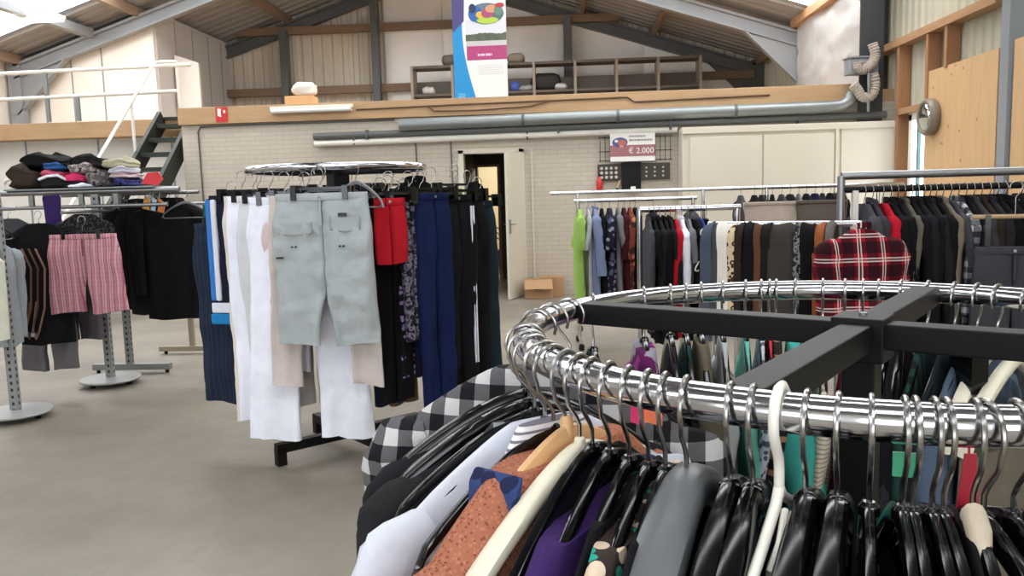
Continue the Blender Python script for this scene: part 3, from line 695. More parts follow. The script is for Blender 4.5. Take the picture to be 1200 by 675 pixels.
HMAT = {'tubular': whiteplastic, 'slim': blackplastic, 'broad': blackplastic, 'suit': greyplastic, 'wooden': hangwood, 'cream': creamplastic, 'clip': clipblack}
HDESC = {'tubular': 'white tubular plastic', 'slim': 'slim black plastic', 'broad': 'broad shouldered black', 'suit': 'grey suit', 'wooden': 'wooden', 'cream': 'cream', 'clip': 'black clip'}
def hanger(kind, loc, rz, label, rr=.0125, mat=None, group=None, hookmat=None, far=False, sc=1.0):
    e = empty('coat_hanger' if kind != 'clip' else 'clip_hanger', label, 'hanger', loc, rz, group)
    for nm, me, ismetal in hanger_meshes(kind, rr):
        link(nm, me, (hookmat or wire) if ismetal else (mat or HMAT[kind]), e)
    return e

# ------------------------------------------------------------------ garments
def trim_words(s, n):
    t = s.split()[:n]
    while t and t[-1] in ('the', 'a', 'of', 'on', 'in', 'at', 'by', 'behind', 'beside', 'under', 'with', 'to', 'and', 'between', 'next', 'before', 'after', 'near', 'past', 'its', 'just', 'touching', 'seen', 'from', 'hanging', 'edge', 'two', 'bare', 'end'): t.pop()
    return ' '.join(t)
def sgn(a, e): return math.copysign(abs(a)**e, a)
def smooth(t): t = max(0, min(1, t)); return t*t*(3-2*t)
def top_parts(w=.21, Ln=.7, t=.03, neck=.07, drop=.08, slv=.55, sr=.055, flare=1.0, seed=0, fold=.012, nu=28, nz=22, openneck=False, pinch=.0, puff=1.0, follow=False):
    ph = seed*1.7
    def disp(x, d): return fold*smooth(d/.3)*(math.sin(x*32+ph+d*3)+.6*math.sin(x*57+ph*2-d*5)) + .012*smooth(d/.2)*noise.noise(Vector((x*6+seed, d*4, seed)))
    ds = [0, .008, .02, .035, .05, .065, drop, drop+.015, drop+.04]
    k = 14
    ds = [d for d in ds if d < drop+.045] + [drop+.05+(Ln-drop-.05)*i/k for i in range(k+1)]
    rings = []
    for d in ds:
        if d <= drop and follow: W = min(w, .205*((d+.11*(neck/.205)**1.55)/.11)**(1/1.55))
        elif d <= drop: W = neck+(w-neck)*(d/drop)**.85
        else:
            a = (d-drop)/(Ln-drop); W = w*(1-.07*smooth((d-drop)/.12))*(1+(flare-1)*a)
        T = t*((.62+.38*smooth(d/.1)) if follow else (.42+.58*smooth(d/.22)))*(1+(flare-1)*.5*d/Ln)
        ring = []
        for q in range(nu):
            th = 2*PI*q/nu; x = W*sgn(math.cos(th), .75); y = T*sgn(math.sin(th), .8)
            ring.append((x, y+disp(x, d), -d - (.010*math.cos(x*25+seed) if d == ds[-1] else 0)))
        rings.append(ring)
    out = [('torso', MB().loft(rings))]
    if slv > 0:
        for s in (-1, 1):
            sw = .02*math.sin(seed*3+s)
            P = [(w*.72, 0, -drop*.66-sr*.62), (w*.93, 0, -drop*.93-sr*.62), (w+.004, 0, -drop-sr*.9-.02), (w+.018, sw, -drop-.19)]
            if slv > .25: P += [(w+.022, sw*1.6, -drop-.17-(slv-.17)*.5), (w+.014, sw*2.2, -drop-slv)]
            else: P += [(w+.034, sw, -drop-slv-.03)]
            # catmull smooth
            Q = []
            V = [Vector((a*s, b, c)) for a, b, c in P]
            for i in range(len(V)-1):
                for j in range(4):
                    u = j/4; p0, p1, p2, p3 = V[max(0, i-1)], V[i], V[i+1], V[min(len(V)-1, i+2)]
                    Q.append(.5*((2*p1)+(p2-p0)*u+(2*p0-5*p1+4*p2-p3)*u*u+(3*p1-p0-3*p2+p3)*u**3))
            Q.append(V[-1]); rr = []; n = 14; rings = []
            for i, p_ in enumerate(Q):
                f = i/(len(Q)-1); a = Q[min(i+1, len(Q)-1)]-Q[max(0, i-1)]; a.normalize(); nx = Vector((a.z, 0, -a.x))
                if nx.x*s < 0: nx = -nx
                rx = sr*(.55+.45*smooth(f*4))*(1-.32*f)*puff; ry = max(t*.95, .012)*(.72+.28*smooth(f*3))*(1-.15*f)
                ring = []
                for q in range(n):
                    th = 2*PI*q/n; wv = 1+.09*math.sin(f*26+q*1.3+seed)
                    ring.append(p_+nx*(math.cos(th)*rx*wv)+Vector((0, 1, 0))*(math.sin(th)*ry*wv))
                rings.append(ring)
            out.append(('sleeve', MB().loft(rings)))
    return out
def hung_top(name, label, cat, loc, rz, mat, collar=None, sleevemat=None, group=None, zoff=-.078, **k):
    parts = top_parts(**k); p = (loc[0], loc[1], loc[2]+zoff)
    root = tag(parts[0][1].build(name, mat, None, p, rz, smooth=70), label, cat, group)
    for nm, m_ in parts[1:]: m_.build(nm, sleevemat or mat, root, smooth=70)
    if collar:
        nk = k.get('neck', .07); t = k.get('t', .03)
        mb = MB(); rings = []
        for h, g in ((-.004, 1.02), (.012, 1.06), (.024, .98), (.022, .90)):
            rings.append([(nk*g*sgn(math.cos(2*PI*q/20), .8), t*.62*g*sgn(math.sin(2*PI*q/20), .8), h-.012*math.sin(2*PI*q/20)) for q in range(20)])
        mb.loft(rings, cap=False); mb.build('collar', collar, root, smooth=70)
    return root
def trouser_mesh(w=.2, Ln=1.0, hem=.1, gap=.03, t=.022, crotch=.27, seed=0, fold=.01, hip=1.08, lean=0.0, wr=.006, ins=0.0, haunch=True):
    mb = MB()
    for s in (-1, 1):
        rings = []; k = 48
        for i in range(k+1):
            d = Ln*i/k
            if d < crotch:
                xo = w*(1+(hip-1)*smooth(d/.2)); xi = 0.0
            else:
                a = (d-crotch)/(Ln-crotch); xi = gap*smooth(a*1.2)+ (0 if a > 0 else 0); xo = (w*hip)*(1-smooth(a*.9))+(gap+2*hem)*smooth(a*.9)
                if a > .88: xo += 0
            xo += lean*d*s*0; c = (xo+xi)/2; hw = (xo-xi)/2
            T = t*(.55+.45*smooth(d/.12)); ring = []
            for q in range(36):
                th = 2*PI*q/36; x = s*(c+hw*sgn(math.cos(th), .55)); y = T*sgn(math.sin(th), .7)
                y += fold*smooth(d/.25)*(math.sin(x*38+seed+d*4)+.6*math.sin(x*70-seed*2+d*7)) + .024*smooth(d/.2)*noise.noise(Vector((x*5+seed, d*5, seed*1.3))) + wr*smooth(d/.1)*(noise.noise(Vector((x*11+d*6+seed, d*13-x*5, seed)))+.5*noise.noise(Vector((x*26-d*9, d*24+seed, x*8))))
                x += ins*d
                ring.append((x, y, -d-.012*math.sin(x*16+seed)*(1 if i == k else 0)))
            rings.append(ring)
        mb.loft(rings)
    return mb
def hung_trousers(label, loc, rz, mat, cat='trousers', name='trousers', clips=True, group=None, band=True, short='', pockets=None, flymat=None, bandmat=None, rr=.02, clipx=None, **k):
    """loc is the middle of the waist edge; a clip hanger goes with it, hooked .118 above"""
    w = k.get('w', .2); t = k.get('t', .022)
    root = tag(trouser_mesh(**k).build(name, mat, None, loc, rz, smooth=70), label, cat, group)
    if band:
        rings = [[(w*1.015*sgn(math.cos(2*PI*q/24), .55), t*(.72+.1*(j in (1, 2)))*sgn(math.sin(2*PI*q/24), .7), z) for q in range(24)] for j, z in enumerate((.004, .002, -.03, -.035))]
        MB().loft(rings).build('waistband', bandmat or mat, root, smooth=60)
        MB().lathe([(.008, 0), (.008, .003), (.005, .004)], n=10).build('button', worn_steel, root, (0, -t*.85, -.016)).rotation_euler = (PI/2, 0, 0)
        if k.get('w', .2) > .15:
            MB().box(-.006, .006, -t*1.0, -t*.8, -.16, -.035).build('fly', flymat or mat, root, smooth=0)
    for (px_, pz_, pw, ph_, m_) in pockets or ():
        mb = MB(); vs = []; fs = []
        for i in range(9):
            for j in range(7):
                x = px_-pw/2+pw*i/8; zz = pz_+ph_/2-ph_*j/6; vs.append((x, -t*1.12-.006*math.sin(PI*i/8)-.004, zz-.01*math.sin(PI*i/8)*(j/6)))
        for i in range(8):
            for j in range(6): a = i*7+j; fs.append((a, a+7, a+8, a+1))
        o = mb.add(vs, fs).build('pocket_flap', m_, root, smooth=60); sm = o.modifiers.new('thick', 'SOLIDIFY'); sm.thickness = .008
    if clips:
        hp = (loc[0], loc[1], loc[2]+.118)
        hanger('clip', hp, rz, 'black clip hanger gripping the '+short, rr)
    return root
def folded(label, loc, size, mat, seed, rz=0.0, cat='folded garment', layers=3, name='folded_garment', sag=0.0):
    mb = MB(); rings = []; n = 32; k = 14
    for j in range(k+1):
        v = j/k; e = min(1, 4.0*min(v, 1-v)+.35)**.6; lay = .045*abs(math.sin(PI*layers*v)); ring = []
        for q in range(n):
            th = 2*PI*q/n; x = sgn(math.cos(th), .6); y = sgn(math.sin(th), .6)
            kk = e*(1-.05+lay)+.16*noise.noise(Vector((x*1.5+seed, y*1.5, v*3+seed)))
            zz = v*size[2]*(1.05-.35*x*x*v+.4*noise.noise(Vector((x*1.2+seed*2, y*1.2, 3.3))))-sag*size[2]*(x*x)
            ring.append((x*size[0]/2*kk, y*size[1]/2*kk, zz))
        rings.append(ring)
    mb.loft(rings); cx = MB()
    return tag(mb.build(name, mat, None, loc, rz, smooth=60), label, cat)
K_ = (24, 23, 25); 
black = fabric((20, 19, 21)); char = fabric((40, 39, 42)); dgrey = fabric((70, 70, 74)); mgrey = fabric((116, 116, 118)); lgrey = fabric((176, 177, 178))
navy = fabric((32, 38, 66)); royal = fabric((22, 32, 68)); wht = fabric((240, 242, 253)); cream = fabric((226, 220, 206)); brown = fabric((72, 54, 42)); dbrown = fabric((46, 38, 33)); olive = fabric((98, 90, 74)); redf = fabric((176, 28, 40)); lime = fabric((146, 182, 92))
exec_parts = True

# ------------------------------------------------------------------ near round rack
NC = Vector((.415, 1.165, 0)); NR = .478; NZ = 1.295; NT_ = .019
rk = empty('round_clothes_rack', 'round chrome clothes rack with a black cross frame, closest to the camera', 'clothes rack', (NC.x, NC.y, 0))
def ringtube(R_, z, r, n=96, m_=16):
    mb = MB(); return mb.loft([[((R_+r*math.cos(2*PI*q/m_))*math.cos(2*PI*i/n), (R_+r*math.cos(2*PI*q/m_))*math.sin(2*PI*i/n), z+r*math.sin(2*PI*q/m_)) for q in range(m_)] for i in range(n)], False, True)
ringtube(NR, NZ, NT_).build('ring_rail', chrome, rk)
for k in range(4):
    a = R(147+90*k); d = Vector((math.cos(a), math.sin(a), 0))
    MB().bar(d*.03+Vector((0, 0, NZ-.004)), d*(NR-.015)+Vector((0, 0, NZ-.004)), .042, .036).build('arm', blackpaint, rk, smooth=0, bevel=.002)
o = MB().box(-.035, .035, -.035, .035, NZ-.04, NZ+.022).build('hub', blackpaint, rk, (0, 0, 0), R(147), smooth=0, bevel=.002)
MB().lathe([(.006, NZ+.022), (.006, NZ+.026)], n=10).build('bolt', worn_steel, o)
MB().box(-.022, .022, -.022, .022, .06, NZ-.03).build('post', blackpaint, rk, (0, 0, 0), R(147), smooth=0, bevel=.002)
for k in range(4):
    a = R(147+90*k); d = Vector((math.cos(a), math.sin(a), 0))
    MB().bar(d*.0+Vector((0, 0, .1)), d*.46+Vector((0, 0, .1)), .05, .05).bar(d*.435+Vector((0, 0, .1)), d*.435, .05, .05, d).build('foot', blackpaint, rk, smooth=0, bevel=.003)
def npos(th, r=NR): return (NC.x+r*math.cos(R(th)), NC.y+r*math.sin(R(th)), NZ)
def nh(th, kind, label, twist=0, **k):
    return hanger(kind, npos(th), R(th+twist), label, NT_, **k)
def garment_on(th, twist, name, label, cat, mat, kind='slim', short=None, neck=.07, hlabel=None, hmat=None, hookmat=None, jit=0, hang=True, lift=0.0, **k):
    """a hanger on the ring and the garment it carries; a wide neck lets the hanger shoulders show"""
    if hang: nh(th, kind, hlabel or '%s hanger carrying the %s' % (HDESC[kind], short or label), twist, mat=hmat, hookmat=hookmat)
    wide = neck >= .1; z = -.087-.11*(neck/.205)**1.55+(.024 if wide else .016)+lift; w = k.pop('w', .215); full = -.087-.11+.012; k['follow'] = wide
    dr = max(.035, z-full)
    return hung_top(name, label, cat, npos(th+jit), R(th+twist), mat, zoff=z, neck=neck, w=w, drop=dr, **k)
bcheck = fabric((196, 195, 194), 'check', (96, 94, 96), (30, 29, 32), .052)
dcheck = fabric((150, 150, 152), 'check', (60, 60, 64), (30, 30, 32), .03)
tick = fabric((226, 224, 226), 'hstripe', (120, 118, 128), p=.009)
rust = fabric((164, 104, 80), 'floral', (128, 76, 58), (176, 118, 92), .0045)
purple = fabric((60, 38, 90)); dfloral = fabric((58, 48, 44), 'floral', (44, 160, 140), (216, 196, 172), .02)
G = garment_on
G(150, 4, 'coat', 'black coat at the back of the crowded arc of the round rack', 'coat', black, 'broad', 'back black coat', w=.19, Ln=.85, t=.022, seed=1)
G(158, 4, 'shirt', 'dark red shirt almost hidden among the black coats on the round rack', 'shirt', fabric((150, 34, 52)), 'slim', 'hidden dark red shirt', w=.19, Ln=.7, t=.016, seed=2)
G(166, 4, 'flannel_shirt', 'black grey and white buffalo check flannel shirt on the round rack', 'shirt', bcheck, 'slim', 'buffalo check shirt', w=.255, Ln=.78, t=.055, sr=.06, seed=3, fold=.006, lift=.02)
G(183, 8, 'jacket', 'black jacket hanging just in front of the buffalo check shirt', 'jacket', fabric((34, 33, 36)), 'broad', 'black jacket beside the check shirt', w=.198, Ln=.86, t=.026, seed=5.3, slv=.6, sr=.045, fold=.004)
G(189.5, 10, 'blazer', 'charcoal blazer hanging between the black jacket and the white tee', 'jacket', fabric((40, 39, 41)), 'broad', 'charcoal blazer', w=.20, Ln=.86, t=.026, seed=6.1, sr=.045, fold=.004)
G(194.5, 12, 'blouse', 'thin black blouse with a dark checked shoulder behind the white tee', 'blouse', dcheck, 'slim', 'black blouse with checked shoulder', w=.14, Ln=.75, t=.014, seed=7, slv=0, neck=.06)
G(200.5, 13, 't_shirt', 'plain white t-shirt with a crumpled shoulder on the round rack', 't-shirt', fabric((204, 207, 217)), 'slim', 'white t-shirt', w=.22, Ln=.68, t=.020, slv=.22, sr=.05, seed=8, fold=.006, neck=.05, lift=.008)
G(204, 17, 'striped_shirt', 'narrow white top with fine grey stripes against the wooden hanger', 'top', tick, 'slim', 'fine striped white top', w=.115, Ln=.6, t=.026, slv=0, seed=9, neck=.05, jit=-.8, lift=.012)
x = G(208.5, 26, 'embroidered_blouse', 'rust orange embroidered top slipping off the bare wooden hanger', 'top', rust, 'wooden', 'rust embroidered top', neck=.120, w=.235, Ln=.66, t=.050, slv=.3, sr=.06, seed=10, fold=.010, hookmat=worn_steel, jit=-1.9, lift=.012)
MB().prism([(.114, .003), (.120, .002), (.130, -.010), (.138, -.09), (.128, -.11), (.120, -.02)], -.034, .034).build('neck_trim', fabric((52, 68, 110), 'floral', (190, 66, 58), (36, 40, 70), .022), x, bevel=.004)
nh(212, 'cream', 'bare cream hanger lying against the wooden hanger', 24)
G(215, 26, 'cardigan', 'black cardigan on a black hanger right after the cream hanger', 'cardigan', black, 'slim', 'black cardigan', neck=.07, w=.215, Ln=.7, t=.012, slv=.5, sr=.045, seed=11, fold=.005)
G(218.6, 27, 'purple_blouse', 'deep purple top with wide neck and stitched hem on a glossy hanger', 'top', purple, 'slim', 'deep purple top', neck=.158, w=.215, Ln=.66, t=.036, slv=.2, seed=12, fold=.006, jit=-1.2, lift=.006)
G(222.2, 26, 'black_dress', 'black dress on a glossy hanger between the purple and the flowery top', 'dress', black, 'slim', 'black dress by the purple top', neck=.12, w=.2, Ln=.9, t=.012, slv=0, seed=13)
G(225.4, 23, 'flowery_blouse', 'dark brown flowery top with teal and cream print on the round rack', 'top', dfloral, 'slim', 'brown flowery top', neck=.148, w=.215, Ln=.66, t=.030, slv=.2, seed=14, fold=.006, jit=-.8, lift=.008)
G(228, 21, 'black_vest', 'black vest hanging just before the grey suit hanger', 'vest', black, 'slim', 'black vest by the grey hanger', neck=.12, w=.205, Ln=.65, t=.014, slv=0, seed=15)
G(231, 18, 'suit_trousers', 'dark garment draped low on the broad grey suit hanger', 'trousers', black, 'suit', None, neck=.17, w=.19, Ln=.6, t=.012, slv=0, seed=16, hmat=greyplastic, hlabel='broad grey plastic suit hanger on the round rack')
nh(236.6, 'broad', 'broad black suit hanger beside the grey suit hanger', 13, mat=charplastic)
G(239.2, 9, 'black_skirt', 'black skirt low on the hanger just before the white tubular hanger', 'skirt', black, 'broad', 'black skirt by the white hanger', neck=.16, w=.19, Ln=.6, t=.012, slv=0, seed=17, hmat=blackplastic)
nh(242.2, 'tubular', 'white tubular plastic hanger on the chrome ring', 0)
R_ITEMS = [(245.0, 'broad', 2, 'first broad black hanger past the white tubular hanger'), (248.2, 'broad', 0, 'second broad black hanger past the white tubular hanger'),
           (251.4, 'slim', 0, 'slim black hanger alone after the two broad ones'), (254.6, 'slim', 0, 'slim black hanger on the green tag, first of the pair'),
           (255.6, 'slim', 0, 'slim black hanger on the green tag, second of the pair'), (257.4, 'slim', 0, 'slim black hanger past the green tag, first of a pair'), (258.5, 'slim', 0, 'slim black hanger past the green tag, second of a pair'),
           (261.2, 'slim', -4, 'slim black hanger on the red tag holding the cream edged blouse'), (262.2, 'slim', 8, 'slim black hanger leaning away just past the red tag'),
           (265.0, 'slim', 0, 'slim black hanger second past the red tag'), (266.6, 'slim', 0, 'slim black hanger at the picture edge past the red tag')]
for i, (th, kd, tw, lab) in enumerate(R_ITEMS):
    nh(th, kd, lab, tw, mat=blackplastic if kd == 'slim' else charplastic)
    if i in (0, 1, 2, 4, 6, 8, 9):
        w_ = {0: 'first broad hanger after the white hanger', 1: 'second broad hanger after the white hanger', 2: 'lone slim hanger', 4: 'green tag hangers', 6: 'pair of hangers past the green tag', 8: 'leaning hanger past the red tag', 9: 'hanger at the frame edge'}[i]
        hung_top('black_garment', 'black garment hanging under the '+w_, 'garment', npos(th-.4), R(th+tw), black if i % 2 else fabric((22, 22, 26)), zoff=-.175, neck=.16, w=.19, drop=.03, Ln=.6, t=.007, slv=0, seed=20+i)
x = hung_top('blouse', 'black blouse with a cream collar edge under the red tag', 'blouse', npos(260.2), R(257), black, zoff=-.085, neck=.04, w=.19, drop=.1, Ln=.6, t=.010, slv=0, seed=33)
MB().tube([(.0, .004, .004), (.012, .006, .012), (.03, .006, .004), (.05, .006, -.016)], [.006, .010, .010, .006], 10).build('collar_edge', fabric((190, 176, 156)), x)
def sizetag(th, label, c, dz=-.045, dr=0.0, w=.022, h=.022, slant=0.0):
    p = npos(th, NR+dr); m_ = plain('tag_%d_%d_%d' % c, c, .4)
    o = MB().prism([(-w/2, -h), (w/2, -h), (w/2-slant, 0), (-w/2+slant*1.6, 0)], -.0012, .0012).build('size_tag', m_, None, (p[0], p[1], p[2]+dz), R(th-90+180), smooth=0)
    tag(o, label, 'tag'); MB().tube([(0, 0, 0), (0, 0, .012)], .0012, 6).build('tag_loop', m_, o); return o
sizetag(255.0, 'small green plastic tag hanging under the ring between two slim hooks', (72, 176, 132), -.030, -.01)
sizetag(261.8, 'tall red plastic tag hanging under the ring', (196, 40, 62), -.034, -.03, .02, .062, .004)
sizetag(216, 'bright pink plastic tag beneath the ring by the orange tag', (236, 60, 120), -.040, -.06)
sizetag(219.5, 'small orange plastic tag beneath the ring by the pink tag', (246, 130, 90), -.036, -.06, .026, .02)
# far arc, seen over the near rail and between the arms
gstr = fabric((150, 146, 156), 'camo', (96, 30, 84), (168, 60, 150), .09)
FARS = [(141, black, 'black garment on the far arc behind the end of the black arm', 'garment', 'slim', .15, .012, 0, .5),
 (126, gstr, 'grey and purple marbled top showing inside the ring', 'top', 'slim', .20, .045, .2, .6),
 (118, char, 'charcoal top on the far arc past the purple marbled top', 'top', 'slim', .17, .012, 0, .5),
 (112, fabric((30, 74, 78)), 'narrow dark teal top with an orange edge inside the ring', 'top', 'slim', .18, .010, 0, .6),
 (107, olive, 'olive sleeved top inside the ring', 'top', 'slim', .19, .032, .3, .6),
 (102.5, lgrey, 'pale grey top next to the olive top inside the ring', 'top', 'slim', .19, .018, .25, .6),
 (98.5, fabric((104, 176, 158)), 'mint green top next to the pale grey top inside the ring', 'top', 'slim', .19, .015, .2, .6),
 (95, fabric((196, 200, 212), 'lace', (90, 92, 104), p=.014), 'pale grey lace top hanging inside the ring', 'top', 'slim', .19, .014, .2, .7),
 (91.5, fabric((206, 54, 66)), 'thin red top inside the ring', 'top', 'slim', .18, .010, 0, .6),
 (88.5, fabric((40, 36, 34), 'hstripe', (150, 116, 84), p=.03), 'black top with tan stripes inside the ring', 'top', 'slim', .19, .026, .25, .6),
 (84.5, fabric((66, 160, 148)), 'bright turquoise jacket inside the ring beside the near arm', 'jacket', 'broad', .20, .040, .5, .65),
 (80, fabric((208, 196, 176), 'hstripe', (160, 146, 126), p=.008), 'cream knitted top inside the ring', 'top', 'slim', .2, .016, .3, .75),
 (76, fabric((170, 30, 96)), 'magenta top squeezed between dark garments inside the ring', 'top', 'slim', .19, .010, 0, .7),
 (71, black, 'long black garment under the hub of the round rack', 'garment', 'broad', .22, .026, .4, .9),
 (66, char, 'charcoal garment on the far arc behind the hub', 'garment', 'broad', .22, .024, .4, .9),
 (61, black, 'black coat on the far arc past the far arm', 'coat', 'broad', .22, .026, .4, .9),
 (57, fabric((34, 62, 56), 'vstripe', (26, 30, 34), p=.03), 'dark green striped top inside the ring near the cream hangers', 'top', 'slim', .2, .022, .3, .65),
 (53, fabric((26, 34, 38)), 'blackish blue top beside the dark green striped top', 'top', 'slim', .2, .02, .3, .65),
 (48, fabric((78, 92, 110)), 'slate blue top beside the first cream hanger', 'top', 'slim', .2, .026, .3, .65)]
for i, (th, mt, lab, cat, kd, w_, t_, sl, ln) in enumerate(FARS):
    nm = {'coat': 'coat', 'jacket': 'jacket', 'garment': 'dark_garment'}.get(cat, 'top')
    th += 1.6*math.sin(i*5.1); px_, py_ = npos(th)[:2]; tw = .85*(((math.degrees(math.atan2(-py_, -px_)) % 360)-(th+180)) if th > 65 else 0)
    G(th, tw, nm, lab, cat, mt, kd, lab.replace(' inside the ring', '').replace(' showing', '').replace(' hanging', ''), w=w_, Ln=ln, t=t_, slv=sl, sr=.05, seed=40+i, hlabel=('%s hanger with the %s' % (HDESC[kd], trim_words(lab, 10))), hookmat=wire)
nh(43, 'cream', 'cream hanger inside the ring on the far arc, first of two', 0, mat=creamplastic); nh(37, 'cream', 'cream hanger inside the ring on the far arc, second of two', 0, mat=creamplastic)
hung_top('grey_vest', 'grey brown top under the second cream hanger inside the ring', 'top', npos(38), R(37), fabric((104, 96, 84)), zoff=-.19, neck=.14, w=.19, drop=.05, Ln=.6, t=.014, slv=0, seed=70)
e = nh(33, 'clip', 'black clip hanger inside the ring by the cream hangers', -28)

# ------------------------------------------------------------------ middle round rack with trousers
MC0 = Vector((-1.33, 4.70, 0)); MR = .50; MZ = 1.675; MT = .021
rk = empty('round_clothes_rack', 'round chrome rack on a black cross foot hung with trousers', 'clothes rack', (MC0.x, MC0.y, 0))
ringtube(MR, MZ, MT, 80).build('ring_rail', chrome, rk)
for k in range(4):
    a = R(43+90*k); d = Vector((math.cos(a), math.sin(a), 0))
    MB().bar(d*.02+Vector((0, 0, MZ-.012)), d*(MR-.01)+Vector((0, 0, MZ-.012)), .034, .03).build('arm', blackpaint, rk, smooth=0, bevel=.003)
    MB().bar(Vector((0, 0, .10)), d*.475+Vector((0, 0, .10)), .055, .055).bar(d*.45+Vector((0, 0, .1)), d*.45, .055, .055, d).build('foot', blackpaint, rk, smooth=0, bevel=.003)
MB().box(-.03, .03, -.03, .03, .07, MZ-.02).build('post', blackpaint, rk, (0, 0, 0), R(43), smooth=0, bevel=.003)
MB().box(-.05, .05, -.05, .05, MZ-.1, MZ+.01).build('hub', blackpaint, rk, (0, 0, 0), R(43), smooth=0, bevel=.003)
def mid(label, short, pxc, ytop, ybot, wpx, Y, mat, rz=0.0, cat='trousers', name='trousers', hempx=None, gappx=None, **k):
    p = at_y(pxc, ytop, Y); b = at_y(pxc+(ybot-ytop)*.03, ybot, Y); sc = Y/F; cz = math.cos(R(rz))
    w = .5*wpx*sc/cz; kk = dict(w=w, Ln=p.z-b.z); kk['hem'] = (hempx*.5*sc/cz) if hempx else w*.42
    kk['gap'] = gappx*.5*sc/cz if gappx else .02
    if gappx == .4: kk['hem'] = w*.5
    kk.update(k)
    return hung_trousers(label, (p.x, p.y, p.z), R(rz), mat, cat, name, short=short, rr=MT, **kk)
sage = fabric((172, 178, 179)); sage2 = fabric((166, 172, 173))
WHT2 = fabric((214, 213, 218)); offw = fabric((224, 219, 210)); pinkw = fabric((208, 196, 190)); blush = fabric((214, 196, 196))
dk = plain('dark_label', (40, 40, 42), .5)
g = mid('sage grey cargo shorts with flap pockets facing front on the trouser rack', 'sage cargo shorts', 376, 227, 404, 112, 4.06, sage, rz=-3, cat='shorts', name='cargo_shorts', hempx=54, gappx=20, t=.03, crotch=.46, fold=.011, wr=.016, seed=1.2,
    pockets=[(-.135, -.17, .18, .06, sage2), (.13, -.15, .16, .07, sage2)])
MB().box(.10, .145, -.052, -.046, -.115, -.098).build('brand_label', dk, g, smooth=0)
MB().box(-.24, -.205, -.044, -.03, -.325, -.315).build('side_label', dk, g, smooth=0)
for x_ in (-.15, -.13, .10, .12): MB().lathe([(.006, 0), (.006, .004), (.003, .005)], n=8).build('stud', dk, g, (x_, -.043, -.265)).rotation_euler = (PI/2, 0, 0)
mid('pale stone trousers with legs spread behind the sage cargo shorts', 'pale stone trousers', 373, 229, 452, 116, 4.17, pinkw, rz=3, hempx=38, gappx=62, t=.02, crotch=.3, seed=2.4, ins=.0)
mid('pure white wide trousers reaching lowest on the trouser rack', 'lowest white trousers', 350, 231, 513, 118, 4.26, wht, rz=4, hempx=64, gappx=26, t=.028, crotch=.32, seed=3.1, fold=.014, cat='trousers')
mid('grey linen trousers just visible between the white legs', 'grey linen trousers', 358, 232, 474, 96, 4.42, fabric((168, 160, 152)), rz=0, hempx=40, gappx=4, t=.018, seed=3.9)
mid('white trousers with a crumpled hem beside the sage cargo shorts', 'white trousers with crumpled hem', 316, 231, 432, 80, 4.34, WHT2, rz=-10, hempx=40, gappx=2, t=.03, seed=4.2, fold=.014)
mid('off white jeans with small buttons at the outer side of the trouser rack', 'off white buttoned jeans', 302, 230, 492, 80, 4.44, wht, rz=-12, hempx=40, gappx=2, t=.032, seed=5.6, fold=.012)
mid('ivory trousers at the outermost white place on the trouser rack', 'outermost ivory trousers', 297, 230, 494, 78, 4.54, offw, rz=-12, hempx=39, gappx=2, t=.03, seed=6.1)
mid('blush pink trousers edge peeking beside the sage cargo shorts', 'blush pink trousers', 334, 233, 400, 66, 4.24, blush, rz=-6, hempx=33, gappx=2, t=.02, seed=6.6)
sp = fabric((30, 32, 48))
x = mid('navy and white sports trousers with a bright blue side and hem', 'navy and white sports trousers', 284, 229, 372, 88, 4.66, sp, rz=-10, hempx=44, gappx=1, t=.03, seed=7.1, crotch=.5)
MB().box(-.200, -.165, -.036, .036, -.62, -.02).build('side_stripe', fabric((222, 226, 236)), x, smooth=0, bevel=.01); MB().box(-.235, -.200, -.034, .034, -.62, -.02).build('side_panel', fabric((62, 122, 196)), x, smooth=0, bevel=.01); MB().box(-.225, -.06, -.046, -.030, -.69, -.63).build('hem_band', fabric((222, 226, 236)), x, smooth=0, bevel=.006)
MB().box(-.235, -.05, -.05, .03, -.76, -.695).build('blue_lining', fabric((44, 128, 190)), x, smooth=0, bevel=.012)
mid('dark navy pinstripe trousers hanging below the sports trousers', 'navy pinstripe trousers', 268, 262, 471, 90, 4.78, fabric((36, 44, 60), 'pin', (52, 62, 82), p=.03), rz=-8, hempx=44, gappx=.4, t=.03, seed=7.7, crotch=.2)
mid('green edged black trousers hidden behind the sports trousers', 'green edged black trousers', 272, 240, 340, 76, 4.86, fabric((34, 88, 70)), rz=-8, hempx=38, gappx=.4, t=.03, seed=7.9, crotch=.2)
mid('bright red shorts on the trouser rack', 'bright red shorts', 456, 233, 307, 34, 4.22, redf, rz=22, cat='shorts', name='shorts', hempx=18, gappx=.4, t=.03, seed=8.3, crotch=.26)
mid('black trousers hanging behind the bright red shorts', 'black trousers behind the red shorts', 455, 236, 468, 40, 4.36, black, rz=20, hempx=20, gappx=.4, t=.03, seed=8.8)
mid('navy trousers with a brown lined hem behind the red shorts', 'navy trousers with brown hem', 447, 238, 472, 34, 4.5, navy, rz=24, hempx=18, gappx=.4, t=.03, seed=9.1)
mid('olive brown trousers showing only at the hem beside the navy leg', 'olive brown trousers', 463, 240, 471, 32, 4.62, fabric((112, 92, 66)), rz=24, hempx=17, gappx=.4, t=.03, seed=9.4)
mid('black and grey patterned leggings next to the red shorts', 'patterned leggings', 479, 232, 398, 18, 4.3, fabric((36, 34, 42), 'camo', (120, 116, 130), (60, 56, 70), .03), rz=35, name='leggings', cat='leggings', hempx=9, gappx=.4, t=.03, seed=9.8, crotch=.2)
mid('black trousers with a lilac printed side stripe', 'black lilac striped trousers', 474, 240, 440, 22, 4.4, fabric((30, 28, 34), 'floral', (160, 140, 190), (30, 28, 34), .03), rz=40, hempx=11, gappx=.4, t=.025, seed=10.1)
